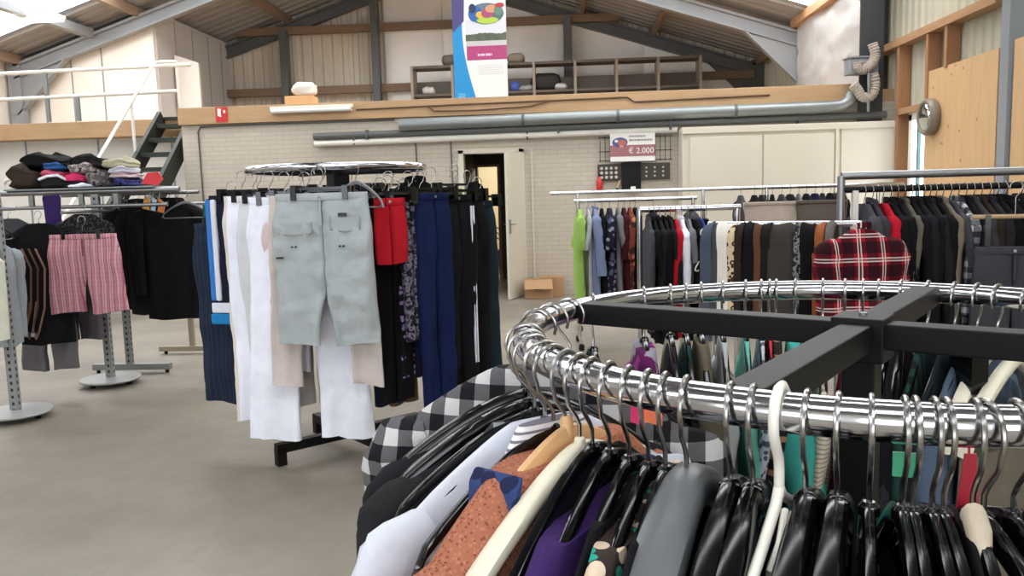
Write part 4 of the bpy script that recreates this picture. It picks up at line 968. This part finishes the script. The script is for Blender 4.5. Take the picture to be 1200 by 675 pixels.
mid('royal blue trousers hanging long on the trouser rack', 'royal blue trousers', 506, 227, 481, 32, 4.34, royal, rz=42, hempx=17, gappx=.4, t=.04, seed=10.6)
mid('midnight navy trousers between the leggings and the royal blue pair', 'midnight navy trousers', 492, 230, 440, 24, 4.44, fabric((24, 26, 46)), rz=40, hempx=13, gappx=.4, t=.035, seed=10.9)
x = mid('black tracksuit trousers with two white side stripes', 'black white striped tracksuit trousers', 533, 229, 452, 32, 4.5, fabric((22, 21, 24)), rz=50, hempx=17, gappx=.4, t=.04, seed=11.2)
for dx in (.075, .092): MB().box(dx, dx+.006, -.05, -.040, -.95, -.06).build('side_stripe', wht, x, smooth=0)
mid('lime and grey sports shorts squeezed among black trousers', 'lime and grey sports shorts', 533, 222, 330, 12, 4.6, fabric((132, 150, 62)), rz=50, cat='shorts', name='shorts', hempx=6, gappx=.4, t=.03, seed=11.6)
mid('black trousers on the outer side of the tracksuit trousers', 'outer black trousers', 548, 229, 448, 26, 4.66, black, rz=56, hempx=18, gappx=.4, t=.05, seed=12.2)
mid('dark teal flared trousers at the end of the trouser rack nearest the doorway', 'dark teal flared trousers', 560, 236, 442, 28, 4.78, fabric((30, 42, 48)), rz=40, hempx=19, gappx=.6, t=.06, crotch=.15, seed=12.7)
x = hung_top('black_jacket', 'black jacket on the far side of the trouser rack by the doorway', 'jacket', (MC0.x+.40, MC0.y+.30, MZ), R(37), black, w=.2, Ln=.7, t=.035, slv=.5, seed=13.5, collar=black)
hanger('slim', (MC0.x+.40, MC0.y+.30, MZ), R(37), 'slim black hanger holding the black jacket by the doorway', MT)
hanger('slim', (MC0.x+.22, MC0.y-.44, MZ), R(-35), 'bare hanger with a pale edge over the midnight navy trousers', MT, mat=plain('grey_hanger', (120, 122, 124), .3))
for i, a in enumerate((64, 78, 96, 112, 131)):
    p = (MC0.x+MR*math.cos(R(a)), MC0.y+MR*math.sin(R(a)), MZ)
    hung_trousers('dark trousers at the back of the trouser rack, %s from the doorway side' % ('first', 'second', 'third', 'fourth', 'fifth')[i], (p[0], p[1], MZ-.118), R(a), (black, char, navy, dgrey, black)[i], short='%s dark trousers at the back' % ('first', 'second', 'third', 'fourth', 'fifth')[i], rr=MT, w=.19, Ln=.95, hem=.09, t=.03, seed=14+i)

# ------------------------------------------------------------------ left racks
def discstand(label, x, y, h, top=None):
    e = empty('rack_stand', label, 'rack stand', (x, y, 0))
    MB().lathe([(.19, .035), (.235, .04), (.24, .05), (.235, .058), (.05, .065)], n=40).build('base_disc', plain('disc_grey', (158, 160, 158), .45, .2), e)
    for a in range(3): MB().lathe([(.02, 0), (.025, .01), (.02, .036)], (.16*math.cos(a*2.1), .16*math.sin(a*2.1), 0), n=10).build('rubber_foot', blackpaint, e)
    MB().box(-.032, .032, -.022, .022, .06, h).build('post', perfsteel, e, smooth=0, bevel=.003)
    return e
e = discstand('perforated grey post on a round disc foot under the pink striped shorts', -3.88, 6.49, 1.6)
MB().tube([(-1.3, 0, 1.625), (.72, 0, 1.62)], .024, 14).build('top_rail', worn_steel, e); MB().tube([(-1.3, -.02, 1.50), (.62, -.02, 1.50)], .016, 12).build('lower_rail', worn_steel, e)
for x_ in (-.9, -.55, -.12, .18): MB().box(x_-.02, x_+.02, -.012, .012, 1.50, 1.62).build('rail_bracket', galv, e, smooth=0)
MB().box(-.75, .52, -.05, .40, 1.642, 1.655).build('shelf_plate', galv, e, smooth=0)
MB().tube([(.1, 0, 1.46), (.1, -.62, 1.46)], .013, 10).build('front_arm', worn_steel, e)
e = discstand('perforated grey post on a round disc foot at the picture edge', -3.98, 5.44, 1.62)
MB().tube([(-1.0, 0, 1.5), (.15, 0, 1.5)], .014, 10).build('side_arm', worn_steel, e)
e = empty('clothes_rack', 'straight rack with a flat bar base behind the disc foot post', 'clothes rack', (0, 0, 0))
p = at_y(152, 420, 6.93)
MB().box(p.x-.34, p.x+.38, 6.90, 6.96, .03, .085).build('base_bar', galv, e, smooth=0, bevel=.004)
for dx in (-.30, .34): MB().lathe([(.015, 0), (.018, .03)], (p.x+dx, 6.93, 0), n=10).build('foot', blackpaint, e)
MB().box(-.03, .03, -.02, .02, .085, 1.6).build('post', perfsteel, e, (p.x, 6.93, 0), smooth=0, bevel=.003)
MB().tube([(p.x-.5, 6.93, 1.6), (p.x+.75, 6.93, 1.6)], .016, 12).build('rail', worn_steel, e)
e = empty('clothes_rack', 'low visible rack foot and tan post behind the trouser rack', 'clothes rack', (0, 0, 0))
p2 = at_y(226, 415, 7.79)
MB().box(p2.x-.34, p2.x+.3, 7.77, 7.83, .03, .08).build('base_bar', plain('tan_steel', (150, 138, 116), .5), e, smooth=0, bevel=.004)
MB().lathe([(.015, 0), (.018, .03)], (p2.x-.28, 7.8, 0), n=10).build('foot', blackpaint, e)
MB().box(p2.x-.025, p2.x+.025, 7.78, 7.82, .08, 1.5).build('post', plain('tan_steel', (150, 138, 116)), e, smooth=0, bevel=.003); MB().tube([(p2.x-.6, 7.8, 1.5), (p2.x+.5, 7.8, 1.5)], .014, 10).build('rail', worn_steel, e)
def leftpx(pxc, y0, y1, Y): p = at_y(pxc, y0, Y); b = at_y(pxc, y1, Y); return p, p.z-b.z
# folded pile on the shelf plate
PILE = [(40, 194, 223, 40, (64, 54, 46), 'big brown grey folded coat at the outer end of the shelf pile', 3, .34), (60, 181, 197, 62, (28, 27, 27), 'black folded top crowning the pile above the blue one', 2, .3), (108, 181, 199, 48, (30, 29, 28), 'domed black folded sweater crowning the pile above the flowered one', 2, .3),
 (73, 190, 200, 30, (50, 92, 146), 'blue folded top in the shelf pile', 2, .28), (71, 199, 209, 32, (204, 92, 118), 'pink folded top under the blue one', 3, .28), (72, 209, 223, 36, (40, 40, 42), 'black folded top with a white edge under the pink one', 2, .3),
 (98, 202, 214, 26, (222, 62, 110), 'hot pink folded top in the shelf pile', 3, .28), (104, 191, 204, 34, (128, 118, 116), 'grey flowered folded top above the hot pink one', 2, .3), (100, 214, 223, 36, (36, 34, 36), 'black folded top at the bottom of the pile under the hot pink one', 2, .3),
 (123, 198, 223, 28, (96, 92, 92), 'mottled grey folded sweater in the shelf pile', 4, .3), (143, 185, 198, 34, (176, 172, 146), 'olive cream folded top crowning the end stack', 2, .3), (146, 195, 204, 28, (206, 206, 218), 'pale lilac folded top in the end stack', 2, .28), (149, 203, 209, 28, (214, 190, 192), 'pale rose folded top in the end stack', 2, .28), (151, 208, 223, 26, (52, 54, 96), 'navy printed folded top at the bottom of the end stack', 2, .28)]
for i, (pxc, y0, y1, wp, c, lab, ly, dp) in enumerate(PILE):
    Y = 6.62 if 'crowning' not in lab else 6.66
    b = at_y(pxc, y1, Y); t_ = at_y(pxc, y0, Y); z0 = max(1.656, b.z)
    m_ = fabric(c) if 'flowered' not in lab and 'printed' not in lab and 'mottled' not in lab else fabric(c, 'camo', tuple(min(255, int(v*1.5)) for v in c), tuple(int(v*.5) for v in c), .04)
    o = folded(lab, (b.x, Y, z0), (wp*Y/F, dp, max(.05, t_.z-z0)), m_, i*1.9+.3, (i % 3-1)*.12, layers=ly)
    if 'white edge' in lab: MB().tube([(-.11, -.13, .075), (-.03, -.15, .10), (.05, -.15, .105), (.11, -.13, .07)], .012, 8).build('white_hem', wht, o)
o = folded('white folded shirt edge lying flat at the bottom of the pile', (at_y(100, 222, 6.55).x, 6.5, 1.656), (.2, .12, .035), wht, 31, 0, layers=1)
p = at_y(12, 214, 6.55)
o = tag(MB().tube([(.055*math.cos(2*PI*q/20), 0, .045+.04*math.sin(2*PI*q/20)) for q in range(20)], .014, 10, True).build('white_loop', whiteplastic, None, (p.x, 6.55, 1.656), 0), 'white plastic loop lying beside the folded pile', 'loop'); MB().box(-.09, .05, -.02, .02, -.01, .01).build('loop_tab', whiteplastic, o, smooth=0)
p = at_y(192, 215, 6.7); o = MB().prism([(-.09, -.03), (.05, -.05), (.1, .0), (.06, .06), (-.03, .055)], -.004, .004).build('sale_tag', plain('tag_red_card', (222, 52, 60), .5), None, (p.x, 6.5, p.z+.03), 0, smooth=0); tag(o, 'red card tag standing at the end of the shelf rail', 'tag')
MB().tube([(-.02, 0, -.05), (-.03, 0, -.18)], .004, 6).build('tag_stick', galv, o)
# garments under and in front of the rails
p, L_ = leftpx(60, 229, 285, 6.46); hung_top('scarf', 'dark purple scarf knotted over the rail under the pile', 'scarf', (p.x, 6.46, 1.60), 0, fabric((58, 40, 92)), zoff=0, neck=.07, w=.08, drop=.02, Ln=.5, t=.02, slv=0, seed=80)
p, L_ = leftpx(95, 246, 330, 6.4); hung_top('lace_blouse', 'sheer black lace top hanging behind the pink striped shorts', 'top', (p.x, 6.42, 1.52), 0, fabric((30, 30, 32), 'lace', (66, 66, 68), p=.02), w=.21, Ln=.62, t=.03, slv=.3, seed=81); hanger('slim', (p.x, 6.42, 1.50), 0, 'slim black hanger holding the sheer lace top', .016)
pk = fabric((206, 160, 166), 'ticking', (190, 128, 138), (120, 62, 78), .055)
p, L_ = leftpx(97, 275, 366, 5.9)
hung_trousers('pink striped knee shorts facing front on the near arm', (p.x, 5.9, p.z), R(2), pk, 'shorts', 'striped_shorts', short='pink striped knee shorts', w=.255, Ln=L_, hem=.135, gap=.035, t=.04, crotch=.24, hip=1.12, seed=82, fold=.008)
p, L_ = leftpx(42, 258, 405, 5.95); hung_top('sweater', 'black sweater hanging beside the pink striped shorts', 'sweater', (p.x, 5.98, 1.46), R(35), black, w=.20, Ln=.93, t=.05, slv=.6, seed=83); hanger('slim', (p.x, 5.98, 1.46), R(35), 'slim black hanger holding the black sweater by the pink shorts', .013)
p, L_ = leftpx(50, 318, 433, 6.15); hung_trousers('dark grey trousers hanging low behind the black sweater', (p.x, 6.15, p.z), R(4), fabric((98, 94, 96)), short='low dark grey trousers', clips=False, w=.20, Ln=L_, hem=.10, gap=.02, t=.04, crotch=.2, seed=84)
p, L_ = leftpx(86, 300, 398, 6.3); hung_trousers('mid grey shorts behind the pink striped shorts', (p.x, 6.3, p.z), 0, fabric((84, 80, 82)), 'shorts', 'grey_shorts', short='mid grey shorts', clips=False, w=.18, Ln=L_, hem=.09, gap=.01, t=.04, crotch=.2, seed=85)
for i, (dx, c, l2) in enumerate(((0, (126, 92, 78), 'first'), (.07, (104, 78, 66), 'second'), (.13, (140, 108, 96), 'third'))):
    p = at_y(30+i*8, 330, 5.85); o = MB().tube([(0, 0, .25), (.06, 0, .1), (.03, 0, -.2), (-.03, 0, -.38), (-.06, 0, -.44), (-.08, 0, -.38), (-.03, 0, -.15)], .011, 8, flat=.4).build('hanging_belt', fabric(c), None, (p.x, 5.84, p.z), 0); tag(o, 'brown fabric belt loop beside the pink shorts, %s from the picture edge' % l2, 'belt')
    MB().box(-.09, -.06, -.012, .012, -.42, -.39).build('buckle', worn_steel, o, smooth=0)
p = at_y(-14, 282, 5.42); hung_top('grey_jacket', 'light grey jacket sleeve at the picture edge on the near post', 'jacket', (p.x, 5.42, p.z+.07), R(75), fabric((150, 156, 160)), w=.2, Ln=.75, t=.06, slv=.62, sr=.06, seed=86, collar=lgrey); hanger('slim', (p.x, 5.42, 1.5), R(75), 'slim black hanger holding the light grey jacket', .014)
p = at_y(0, 310, 5.2); hung_top('cream_shirt', 'cream shirt in front of the light grey jacket at the picture edge', 'shirt', (p.x-.17, 5.22, 1.30), R(10), fabric((206, 206, 188)), w=.17, Ln=.62, t=.05, slv=0, seed=87)
p, L_ = leftpx(10, 262, 290, 6.1); hung_top('dark_sweater', 'dark grey top half hidden above the grey jacket', 'top', (p.x, 6.1, 1.5), R(60), dgrey, w=.2, Ln=.7, t=.05, slv=.4, seed=88); hanger('slim', (p.x, 6.1, 1.5), R(60), 'slim black hanger holding the half hidden dark grey top', .013)
for i, (pxc, Y, rz, L_, mt, lab) in enumerate(((196, 6.86, 18, 1.02, black, 'large black jumper closest on the rail beside the white trousers'), (176, 6.93, 24, .98, fabric((33, 32, 34)), 'black jumper second on the rail beside the white trousers'), (160, 7.0, 30, .94, char, 'charcoal jumper third on the rail behind the black jumpers'), (143, 7.06, 40, .85, dgrey, 'dark grey top at the post behind the pink shorts'), (206, 7.05, 14, .9, dbrown, 'dark brown top behind the large black jumper'))):
    p = at_y(pxc, 232, Y); hung_top('jumper', lab, 'jumper', (p.x, Y, 1.6), R(rz), mt, w=.235, Ln=L_, t=.05, slv=.72, sr=.06, seed=90+i, collar=mt); hanger('slim', (p.x, Y, 1.6), R(rz), 'slim black hanger holding the '+lab.split(' on ')[0].split(' behind ')[0].split(' at ')[0]+' by the white trousers', .016)
p = at_y(214, 235, 6.75); hanger('slim', (p.x, 6.8, 1.6), R(8), 'bare hanger with a pale tip beside the white trousers', .016, mat=plain('grey_hanger', (120, 122, 124)))
for i, (px, c) in enumerate(((172, (214, 158, 84)), (180, (176, 206, 220)), (187, (200, 120, 60)))):
    p = at_y(px, 237+i*1.5, 6.6); o = MB().prism([(-.04, -.05), (.03, -.07), (.05, .01), (-.01, .06)], -.006, .006).build('paper_tag', plain('ptag_%d' % i, c, .6), None, (p.x, 6.6, p.z), 0, smooth=0); tag(o, ('small orange tag', 'pale blue tag', 'brown orange tag')[i]+' hanging at the rail end by the black jumpers', 'tag')
    MB().tube([(0, 0, .05), (.01, 0, .1)], .003, 6).build('tag_string', wire, o)

# ------------------------------------------------------------------ right racks
def straight_rack(label, a, b, z, postxs, mat=chrome, rr=.015, foot=True, low=None, name='clothes_rack'):
    a = Vector((a[0], a[1], 0)); b = Vector((b[0], b[1], 0)); d = (b-a).normalized(); s = Vector((-d.y, d.x, 0))
    e = empty(name, label, 'clothes rack', (0, 0, 0))
    MB().tube([a+Vector((0, 0, z)), b+Vector((0, 0, z))], rr, 14).build('rail', mat, e)
    for t in postxs:
        p = a+(b-a)*t; MB().tube([p+Vector((0, 0, .08)), p+Vector((0, 0, z))], rr*.95, 12).build('post', mat, e)
        if foot:
            MB().tube([p+s*-.27+Vector((0, 0, .085)), p+s*.27+Vector((0, 0, .085))], rr, 10).build('foot_bar', mat, e)
            for q in (-.25, .25): c = p+s*q; MB().lathe([(.018, 0), (.028, .008), (.028, .05), (.012, .07)], (c.x, c.y, 0), n=14).build('caster', blackpaint, e)
    if low: MB().tube([a+Vector((0, 0, low)), b+Vector((0, 0, low))], rr*.8, 12).build('lower_rail', blackpaint, e)
    return e, a, d
def along(a, d, z, px):
    lo, hi = -.5, 6.0
    for _ in range(40):
        m_ = (lo+hi)/2; q = a+d*m_
        if proj((q.x, q.y, z))[0] < px: lo = m_
        else: hi = m_
    q = a+d*lo; return Vector((q.x, q.y, z))
def row(a, d, z, items, rr, where, seed0, kind='slim', dy=0.0):
    ang = math.atan2(d.y, d.x)-PI/2
    for i, (px, mt, lab, cat, w, Ln, t, sl, tw) in enumerate(items):
        p = along(a, d, z, px); nm = cat.replace('-', '_')
        hung_top(nm, lab, cat, tuple(p), ang+R(tw), mt, w=w, Ln=Ln, t=t, slv=sl, sr=.05, seed=seed0+i*1.37, collar=mt if cat in ('shirt', 'jacket', 'coat') else None)
        hanger(kind, tuple(p), ang+R(tw), '%s hanger of the %s' % (HDESC[kind], trim_words(lab, 10)), rr)
def ordn(i): return ('first', 'second', 'third', 'fourth', 'fifth', 'sixth', 'seventh', 'eighth', 'ninth', 'tenth')[i]
# long chrome rail in front of the cupboard
e, a, d = straight_rack('long chrome rail in front of the ivory cupboard', (-.18, 9.0), (3.6, 9.0), 1.50, (.08, .44, .62, .93), rr=.02)
items = [(884, black, 'black pointed top on the long rail before the cupboard', 'top', .2, .8, .05, .4, 0), (868, dgrey, 'dark grey top on the long rail behind the white jacket', 'top', .2, .8, .05, .4, 0), (893, char, 'charcoal top on the long rail beside the black pointed top', 'top', .2, .8, .05, .4, 0)]
for i, px in enumerate((905, 916, 926, 936, 945, 955, 964, 973, 981, 988)): items.append((px, (black, dgrey, char, mgrey, black, navy, char, black, dgrey, black)[i], '%s %s top behind the beige and taupe skirts' % (ordn(i), ('black', 'dark grey', 'charcoal', 'grey', 'black', 'navy', 'charcoal', 'black', 'dark grey', 'black')[i]), 'top', .2, .8, .035, .3, 6*(i % 3-1)))
row(a, d, 1.50, items, .02, '', 110)
for i, (x0, x1, c, nmz) in enumerate(((872, 936, (172, 158, 146), 'beige'), (934, 992, (92, 84, 78), 'taupe'))):
    q = at_y((x0+x1)/2, 238-i*2, 8.55-.04*i); w_ = (x1-x0)/2*8.6/F
    hung_top('skirt', 'wide %s skirt facing front on the long rail by the cupboard' % nmz, 'skirt', (q.x, q.y, q.z), 0, fabric(c), zoff=0, neck=w_*.96, w=w_, drop=.01, Ln=.75, t=.05, slv=0, seed=130+i)
    MB().box(-w_*.97, w_*.97, -.03, .03, -.02, .015).build('waistband', fabric(c), bpy.data.objects['skirt' if i == 0 else 'skirt.001'], smooth=0, bevel=.008)
# second chrome rail with the light garments
e, a, d = straight_rack('chrome rail with the lime green top at its end', (.07, 7.9), (1.25, 7.95), 1.42, (.03, .97), rr=.018)
slate = fabric((120, 132, 164)); nfl = fabric((34, 34, 48), 'floral', (140, 140, 156), (90, 92, 120), .05); rfl = fabric((118, 62, 46), 'floral', (190, 130, 90), (60, 40, 40), .07)
row(a, d, 1.42, [(679, lime, 'lime green top at the end of the chrome rail', 'top', .2, 1.0, .05, .3, 0), (689, lgrey, 'pale grey shirt between the lime top and the slate blue shirt', 'shirt', .2, .95, .03, .3, 0), (697, slate, 'slate blue shirt on the chrome rail', 'shirt', .21, 1.0, .055, .55, 0), (705, black, 'black top behind the slate blue shirt', 'top', .2, .9, .035, .4, 0), (714, nfl, 'navy flowered dress on the chrome rail', 'dress', .21, 1.1, .055, .3, 0), (724, mgrey, 'grey top beside the navy flowered dress', 'top', .2, 1.0, .04, .3, 0), (731, fabric((60, 24, 30)), 'dark maroon top on the chrome rail', 'top', .2, .9, .04, .4, 0), (738, rfl, 'rust flowered blouse on the chrome rail', 'blouse', .2, .9, .04, .4, 0), (744, black, 'black top at the post beside the rust flowered blouse', 'top', .2, 1.0, .04, .4, 0), (765, char, 'charcoal top seen behind the black jackets', 'top', .2, .9, .05, .4, 0), (810, dgrey, 'dark grey top at the far end of the lime top rail', 'top', .2, .9, .05, .4, 0)], .018, '', 140)
# nearer chrome rail with the red and white tops
e, a, d = straight_rack('chrome rail with the red and white tops', (.53, 6.0), (1.26, 6.02), 1.365, (.0, .97), rr=.022)
row(a, d, 1.365, [(760, dgrey, 'dark grey jacket edge at the post of the red top rail', 'jacket', .2, .8, .03, .5, 0), (766, black, 'first black jacket on the red top rail', 'jacket', .21, .85, .035, .5, 0), (772, fabric((30, 29, 32)), 'second black jacket on the red top rail', 'jacket', .21, .9, .035, .5, 3), (779, black, 'third black jacket on the red top rail', 'jacket', .21, .88, .035, .5, 0), (785, fabric((33, 31, 33)), 'fourth black jacket, touching the red top', 'jacket', .2, .85, .03, .5, 0), (791, redf, 'bright red top on the chrome rail', 'top', .2, .85, .035, .4, 0), (798, wht, 'white jacket next to the bright red top', 'jacket', .2, .85, .035, .5, 0), (806, mgrey, 'grey top next to the white jacket', 'top', .2, .6, .03, .2, 0), (813, black, 'black top with a bare white hanger end beside the white jacket', 'top', .21, .9, .045, .5, 8), (821, fabric((40, 60, 128)), 'blue top near the end of the red top rail', 'top', .2, .8, .03, .4, 0), (827, black, 'black top last on the red top rail', 'top', .2, .8, .03, .4, 0)], .022, '', 160)
p = along(a, d, 1.365, 818); hanger('tubular', (p.x, p.y-.25, 1.2), R(15), 'tilted white hanger end poking out beside the blue top', .022).rotation_euler = (0, R(-35), R(15))
# low rail with draped trousers
pa_ = at_z(830, 263, 1.3); pb_ = at_z(1010, 262, 1.3)
e, a, d = straight_rack('low chrome rail with trousers folded over it', (pa_.x, pa_.y), (pb_.x, pb_.y), 1.3, (.03, .985), rr=.016)
def draped(label, px, wpx, mat, L1=.62, r=.085, seed=0, cat='trousers', name='draped_trousers', trim=None):
    p = along(a, d, 1.3, px); w = wpx*p.y/F*1.05; mb = MB(); sec = []
    prof = [(-r-.015, -L1), (-r-.01, -L1*.6), (-r, -.16)]+[(-r*math.cos(t), -.105+ .104*math.sin(t)**.8) for t in [PI*i/12 for i in range(13)]]+[(r, -.16), (r+.01, -L1*.6), (r+.01, -L1*.94)]
    rings = []; th = .010
    for i, (u, z) in enumerate(prof):
        q0 = Vector(prof[max(0, i-1)]); q1 = Vector(prof[min(len(prof)-1, i+1)]); t = (q1-q0).normalized(); n = Vector((-t.y, t.x)); ring = []
        for q in range(14):
            an = 2*PI*q/14; y = w/2*sgn(math.cos(an), .6); h = th*sgn(math.sin(an), .7)
            wv = .008*math.sin(y*60+seed+z*6)+.01*noise.noise(Vector((y*9+seed, z*5, u*6)))
            ring.append((u+n.x*(h+wv), y+.006*math.sin(z*9+seed), z+n.y*(h+wv)))
        rings.append(ring)
    ang = math.atan2(d.y, d.x)-PI/2
    o = tag(mb.loft(rings).build(name, mat, None, tuple(p), ang, smooth=70), label, cat)
    MB().box(-r-.035, -r-.005, -w*.42, w*.42, -L1-.012, -L1+.03).build('hem', trim or mat, o, smooth=0, bevel=.006)
    return o
leo = fabric((206, 182, 150), 'leopard', (60, 42, 32), p=.03)
DR = [(833, 13, fabric((74, 82, 96)), 'slate blue trousers folded over the low rail at its end', .7), (842, 9, dgrey, 'dark grey trousers folded over beside the slate blue pair', .66), (852, 18, fabric((222, 216, 206)), 'off white trousers folded over the low rail', .66), (862, 8, leo, 'leopard print strip next to the off white trousers', .66), (870, 9, dbrown, 'dark brown trousers next to the leopard print', .62), (881, 14, black, 'black trousers before the brown leather strip', .6), (892, 8, fabric((96, 64, 48)), 'brown leather coloured strip on the low rail', .64), (902, 11, fabric((30, 28, 28)), 'black trousers after the brown leather strip', .6), (920, 28, fabric((62, 57, 53)), 'wide taupe trousers with two studs on the low rail', .64), (938, 9, fabric((44, 42, 44), 'camo', (130, 128, 130), (30, 30, 30), .03), 'black and white speckled strip on the low rail', .6), (950, 15, black, 'black trousers before the tan leather strip', .6), (963, 12, fabric((150, 88, 54)), 'tan orange leather strip on the low rail', .64), (974, 10, fabric((104, 98, 92)), 'grey strip touching the red tartan shirt', .6)]
for i, (px, wp, mt, lab, L1) in enumerate(DR):
    o = draped(lab, px, wp, mt, L1, seed=i*1.7)
    if 'studs' in lab:
        for y in (-.012, .012): MB().lathe([(.007, 0), (.007, .005), (.004, .006)], n=8).build('stud', worn_steel, o, (-.108, y, -.36)).rotation_euler = (0, -PI/2, 0)
tartan = fabric((150, 26, 40), 'plaid', (216, 204, 200), (20, 16, 22), .12)
p = along(a, d, 1.3, 1008); q = at_y(1010, 268, 4.18)
hung_top('tartan_shirt', 'red black and white tartan shirt facing front at the end of the low rail', 'shirt', (q.x, 4.18, q.z), R(8), tartan, zoff=0, neck=.04, w=.16, drop=.07, Ln=.6, t=.075, slv=.35, sr=.085, seed=201, collar=tartan, puff=1.1)
hanger('slim', (q.x, 4.18, 1.3), R(8), 'slim hanger holding the red tartan shirt', .016)
# tall rail by the plywood wall
e, a, d = straight_rack('tall chrome rack with a second black rail beneath by the plywood wall', (1.49, 4.55), (3.1, 4.50), 1.55, (.0, .98), mat=worn_steel, rr=.022, low=1.475)
MB().box(1.545, 1.575, 4.52, 4.56, 1.26, 1.47).build('white_bracket', whitepaint, e, smooth=0, bevel=.003)
gcheck = fabric((196, 194, 192), 'check', (110, 110, 116), (50, 50, 56), .06)
IT = [(1013, dgrey, 'dark grey top first on the black rail', 'top', .2, .8, .04, .4, 0), (1022, fabric((58, 56, 60)), 'charcoal jacket just before the red top on the black rail', 'jacket', .2, .85, .035, .5, 0), (1034, fabric((178, 26, 44)), 'red sleeved top on the black rail above the tartan shirt', 'top', .2, .7, .04, .45, 0), (1043, black, 'black jacket after the red sleeved top', 'jacket', .21, .85, .035, .5, 0), (1051, black, 'black jacket touching the olive grey one', 'jacket', .21, .85, .035, .5, 0), (1059, fabric((96, 90, 80)), 'olive grey jacket with a pale seam on the black rail', 'jacket', .21, .9, .03, .55, 0)]
for i, px in enumerate((1068, 1075, 1082, 1089, 1096)): IT.append((px, (black, fabric((30, 28, 32)), black, fabric((34, 32, 34)), black)[i], '%s black jacket between the olive grey jacket and the taupe coat' % ordn(i), 'jacket', .215, .92, .035, .55, 3*(i % 3-1)))
IT += [(1104, fabric((118, 108, 94)), 'taupe coat on the black rail', 'coat', .21, .95, .03, .55, 0), (1113, dgrey, 'dark grey top between the taupe coat and the grey checked shirt', 'top', .2, .85, .03, .5, 0), (1122, gcheck, 'grey and white checked shirt on the black rail', 'shirt', .2, .75, .04, .5, 0), (1131, black, 'black jacket after the grey checked shirt', 'jacket', .2, .85, .035, .55, 0), (1140, fabric((60, 58, 60)), 'charcoal coat before the dark brown coat', 'coat', .21, .95, .035, .55, 0), (1149, dbrown, 'dark brown coat on the black rail', 'coat', .21, .95, .035, .55, 0), (1159, char, 'charcoal jacket after the dark brown coat', 'jacket', .21, .9, .04, .55, 0), (1168, black, 'black jacket second after the dark brown coat', 'jacket', .21, .9, .04, .55, 0), (1178, black, 'black jacket third after the dark brown coat', 'jacket', .21, .9, .04, .55, 4), (1196, fabric((40, 34, 34)), 'brownish black coat at the picture edge on the black rail', 'coat', .21, .95, .04, .55, 0), (1206, black, 'black coat cut by the picture edge on the black rail', 'coat', .21, .95, .04, .55, 0)]
row(a, d, 1.475, IT, .018, '', 210)
q = at_y(1188, 290, 4.15)
hung_trousers('charcoal jeans on a wooden bar hanger in front of the black jackets', (q.x, 4.15, q.z), R(-12), fabric((62, 62, 66)), 'jeans', 'jeans', short='charcoal jeans', clips=False, w=.17, Ln=.9, hem=.09, t=.03, seed=240)
h = empty('bar_hanger', 'hanger with a pale wooden bar holding the charcoal jeans', 'hanger', (q.x, 4.15, 1.475), R(-12))
MB().tube(hook_pts(.018)+[(0, 0, -.14)], .0025, 8).build('hook', wire, h); MB().tube([(-.19, 0, -.15), (.19, 0, -.15)], .011, 10).build('wooden_bar', wood('pale_bar', (190, 160, 120), (160, 130, 92), 'x'), h)
for sx in (-.12, .12): MB().box(sx-.012, sx+.012, -.014, .014, q.z-1.475-.03, -.14).build('clip', blackplastic, h, smooth=0)
carton('cardboard_box', 'cardboard box on the floor beneath the rails by the cupboard', (3.05, 8.2, 0), (.6, .4, .34), .1, True)
x = hung_top('hanging_coat', 'dark red lined coat hung inside the dark doorway', 'coat', (-1.60, 14.2, 1.75), R(0), fabric((44, 22, 24)), zoff=0, w=.10, neck=.05, drop=.06, Ln=1.1, t=.06, slv=.5, seed=250)

# ------------------------------------------------------------------ light
def area(name, loc, rot, sx, sy, power, col=(1, 1, 1)):
    l = bpy.data.lights.new(name, 'AREA'); l.shape = 'RECTANGLE'; l.size = sx; l.size_y = sy; l.energy = power; l.color = col
    o = bpy.data.objects.new(name, l); COL.objects.link(o); o.location = loc; o.rotation_euler = rot; return o
l = bpy.data.lights.new('room_lamp', 'POINT'); l.energy = 55; l.color = (1, .96, .84); l.shadow_soft_size = .15; o = bpy.data.objects.new('room_lamp', l); COL.objects.link(o); o.location = (-.9, 16.0, 2.3)
w = bpy.data.worlds.new('world'); SC.world = w; w.use_nodes = True; w.node_tree.nodes['Background'].inputs[0].default_value = (.8, .88, 1, 1); w.node_tree.nodes['Background'].inputs[1].default_value = .3
SC.view_settings.view_transform = 'Standard'; SC.view_settings.look = 'None'; SC.view_settings.gamma = 1; SC.view_settings.use_curve_mapping = False
SC.view_settings.exposure = 0.38
SC.cycles.max_bounces = 8; SC.cycles.diffuse_bounces = 5; SC.cycles.glossy_bounces = 4; SC.cycles.sample_clamp_indirect = 6
SC.cycles.use_denoising = True
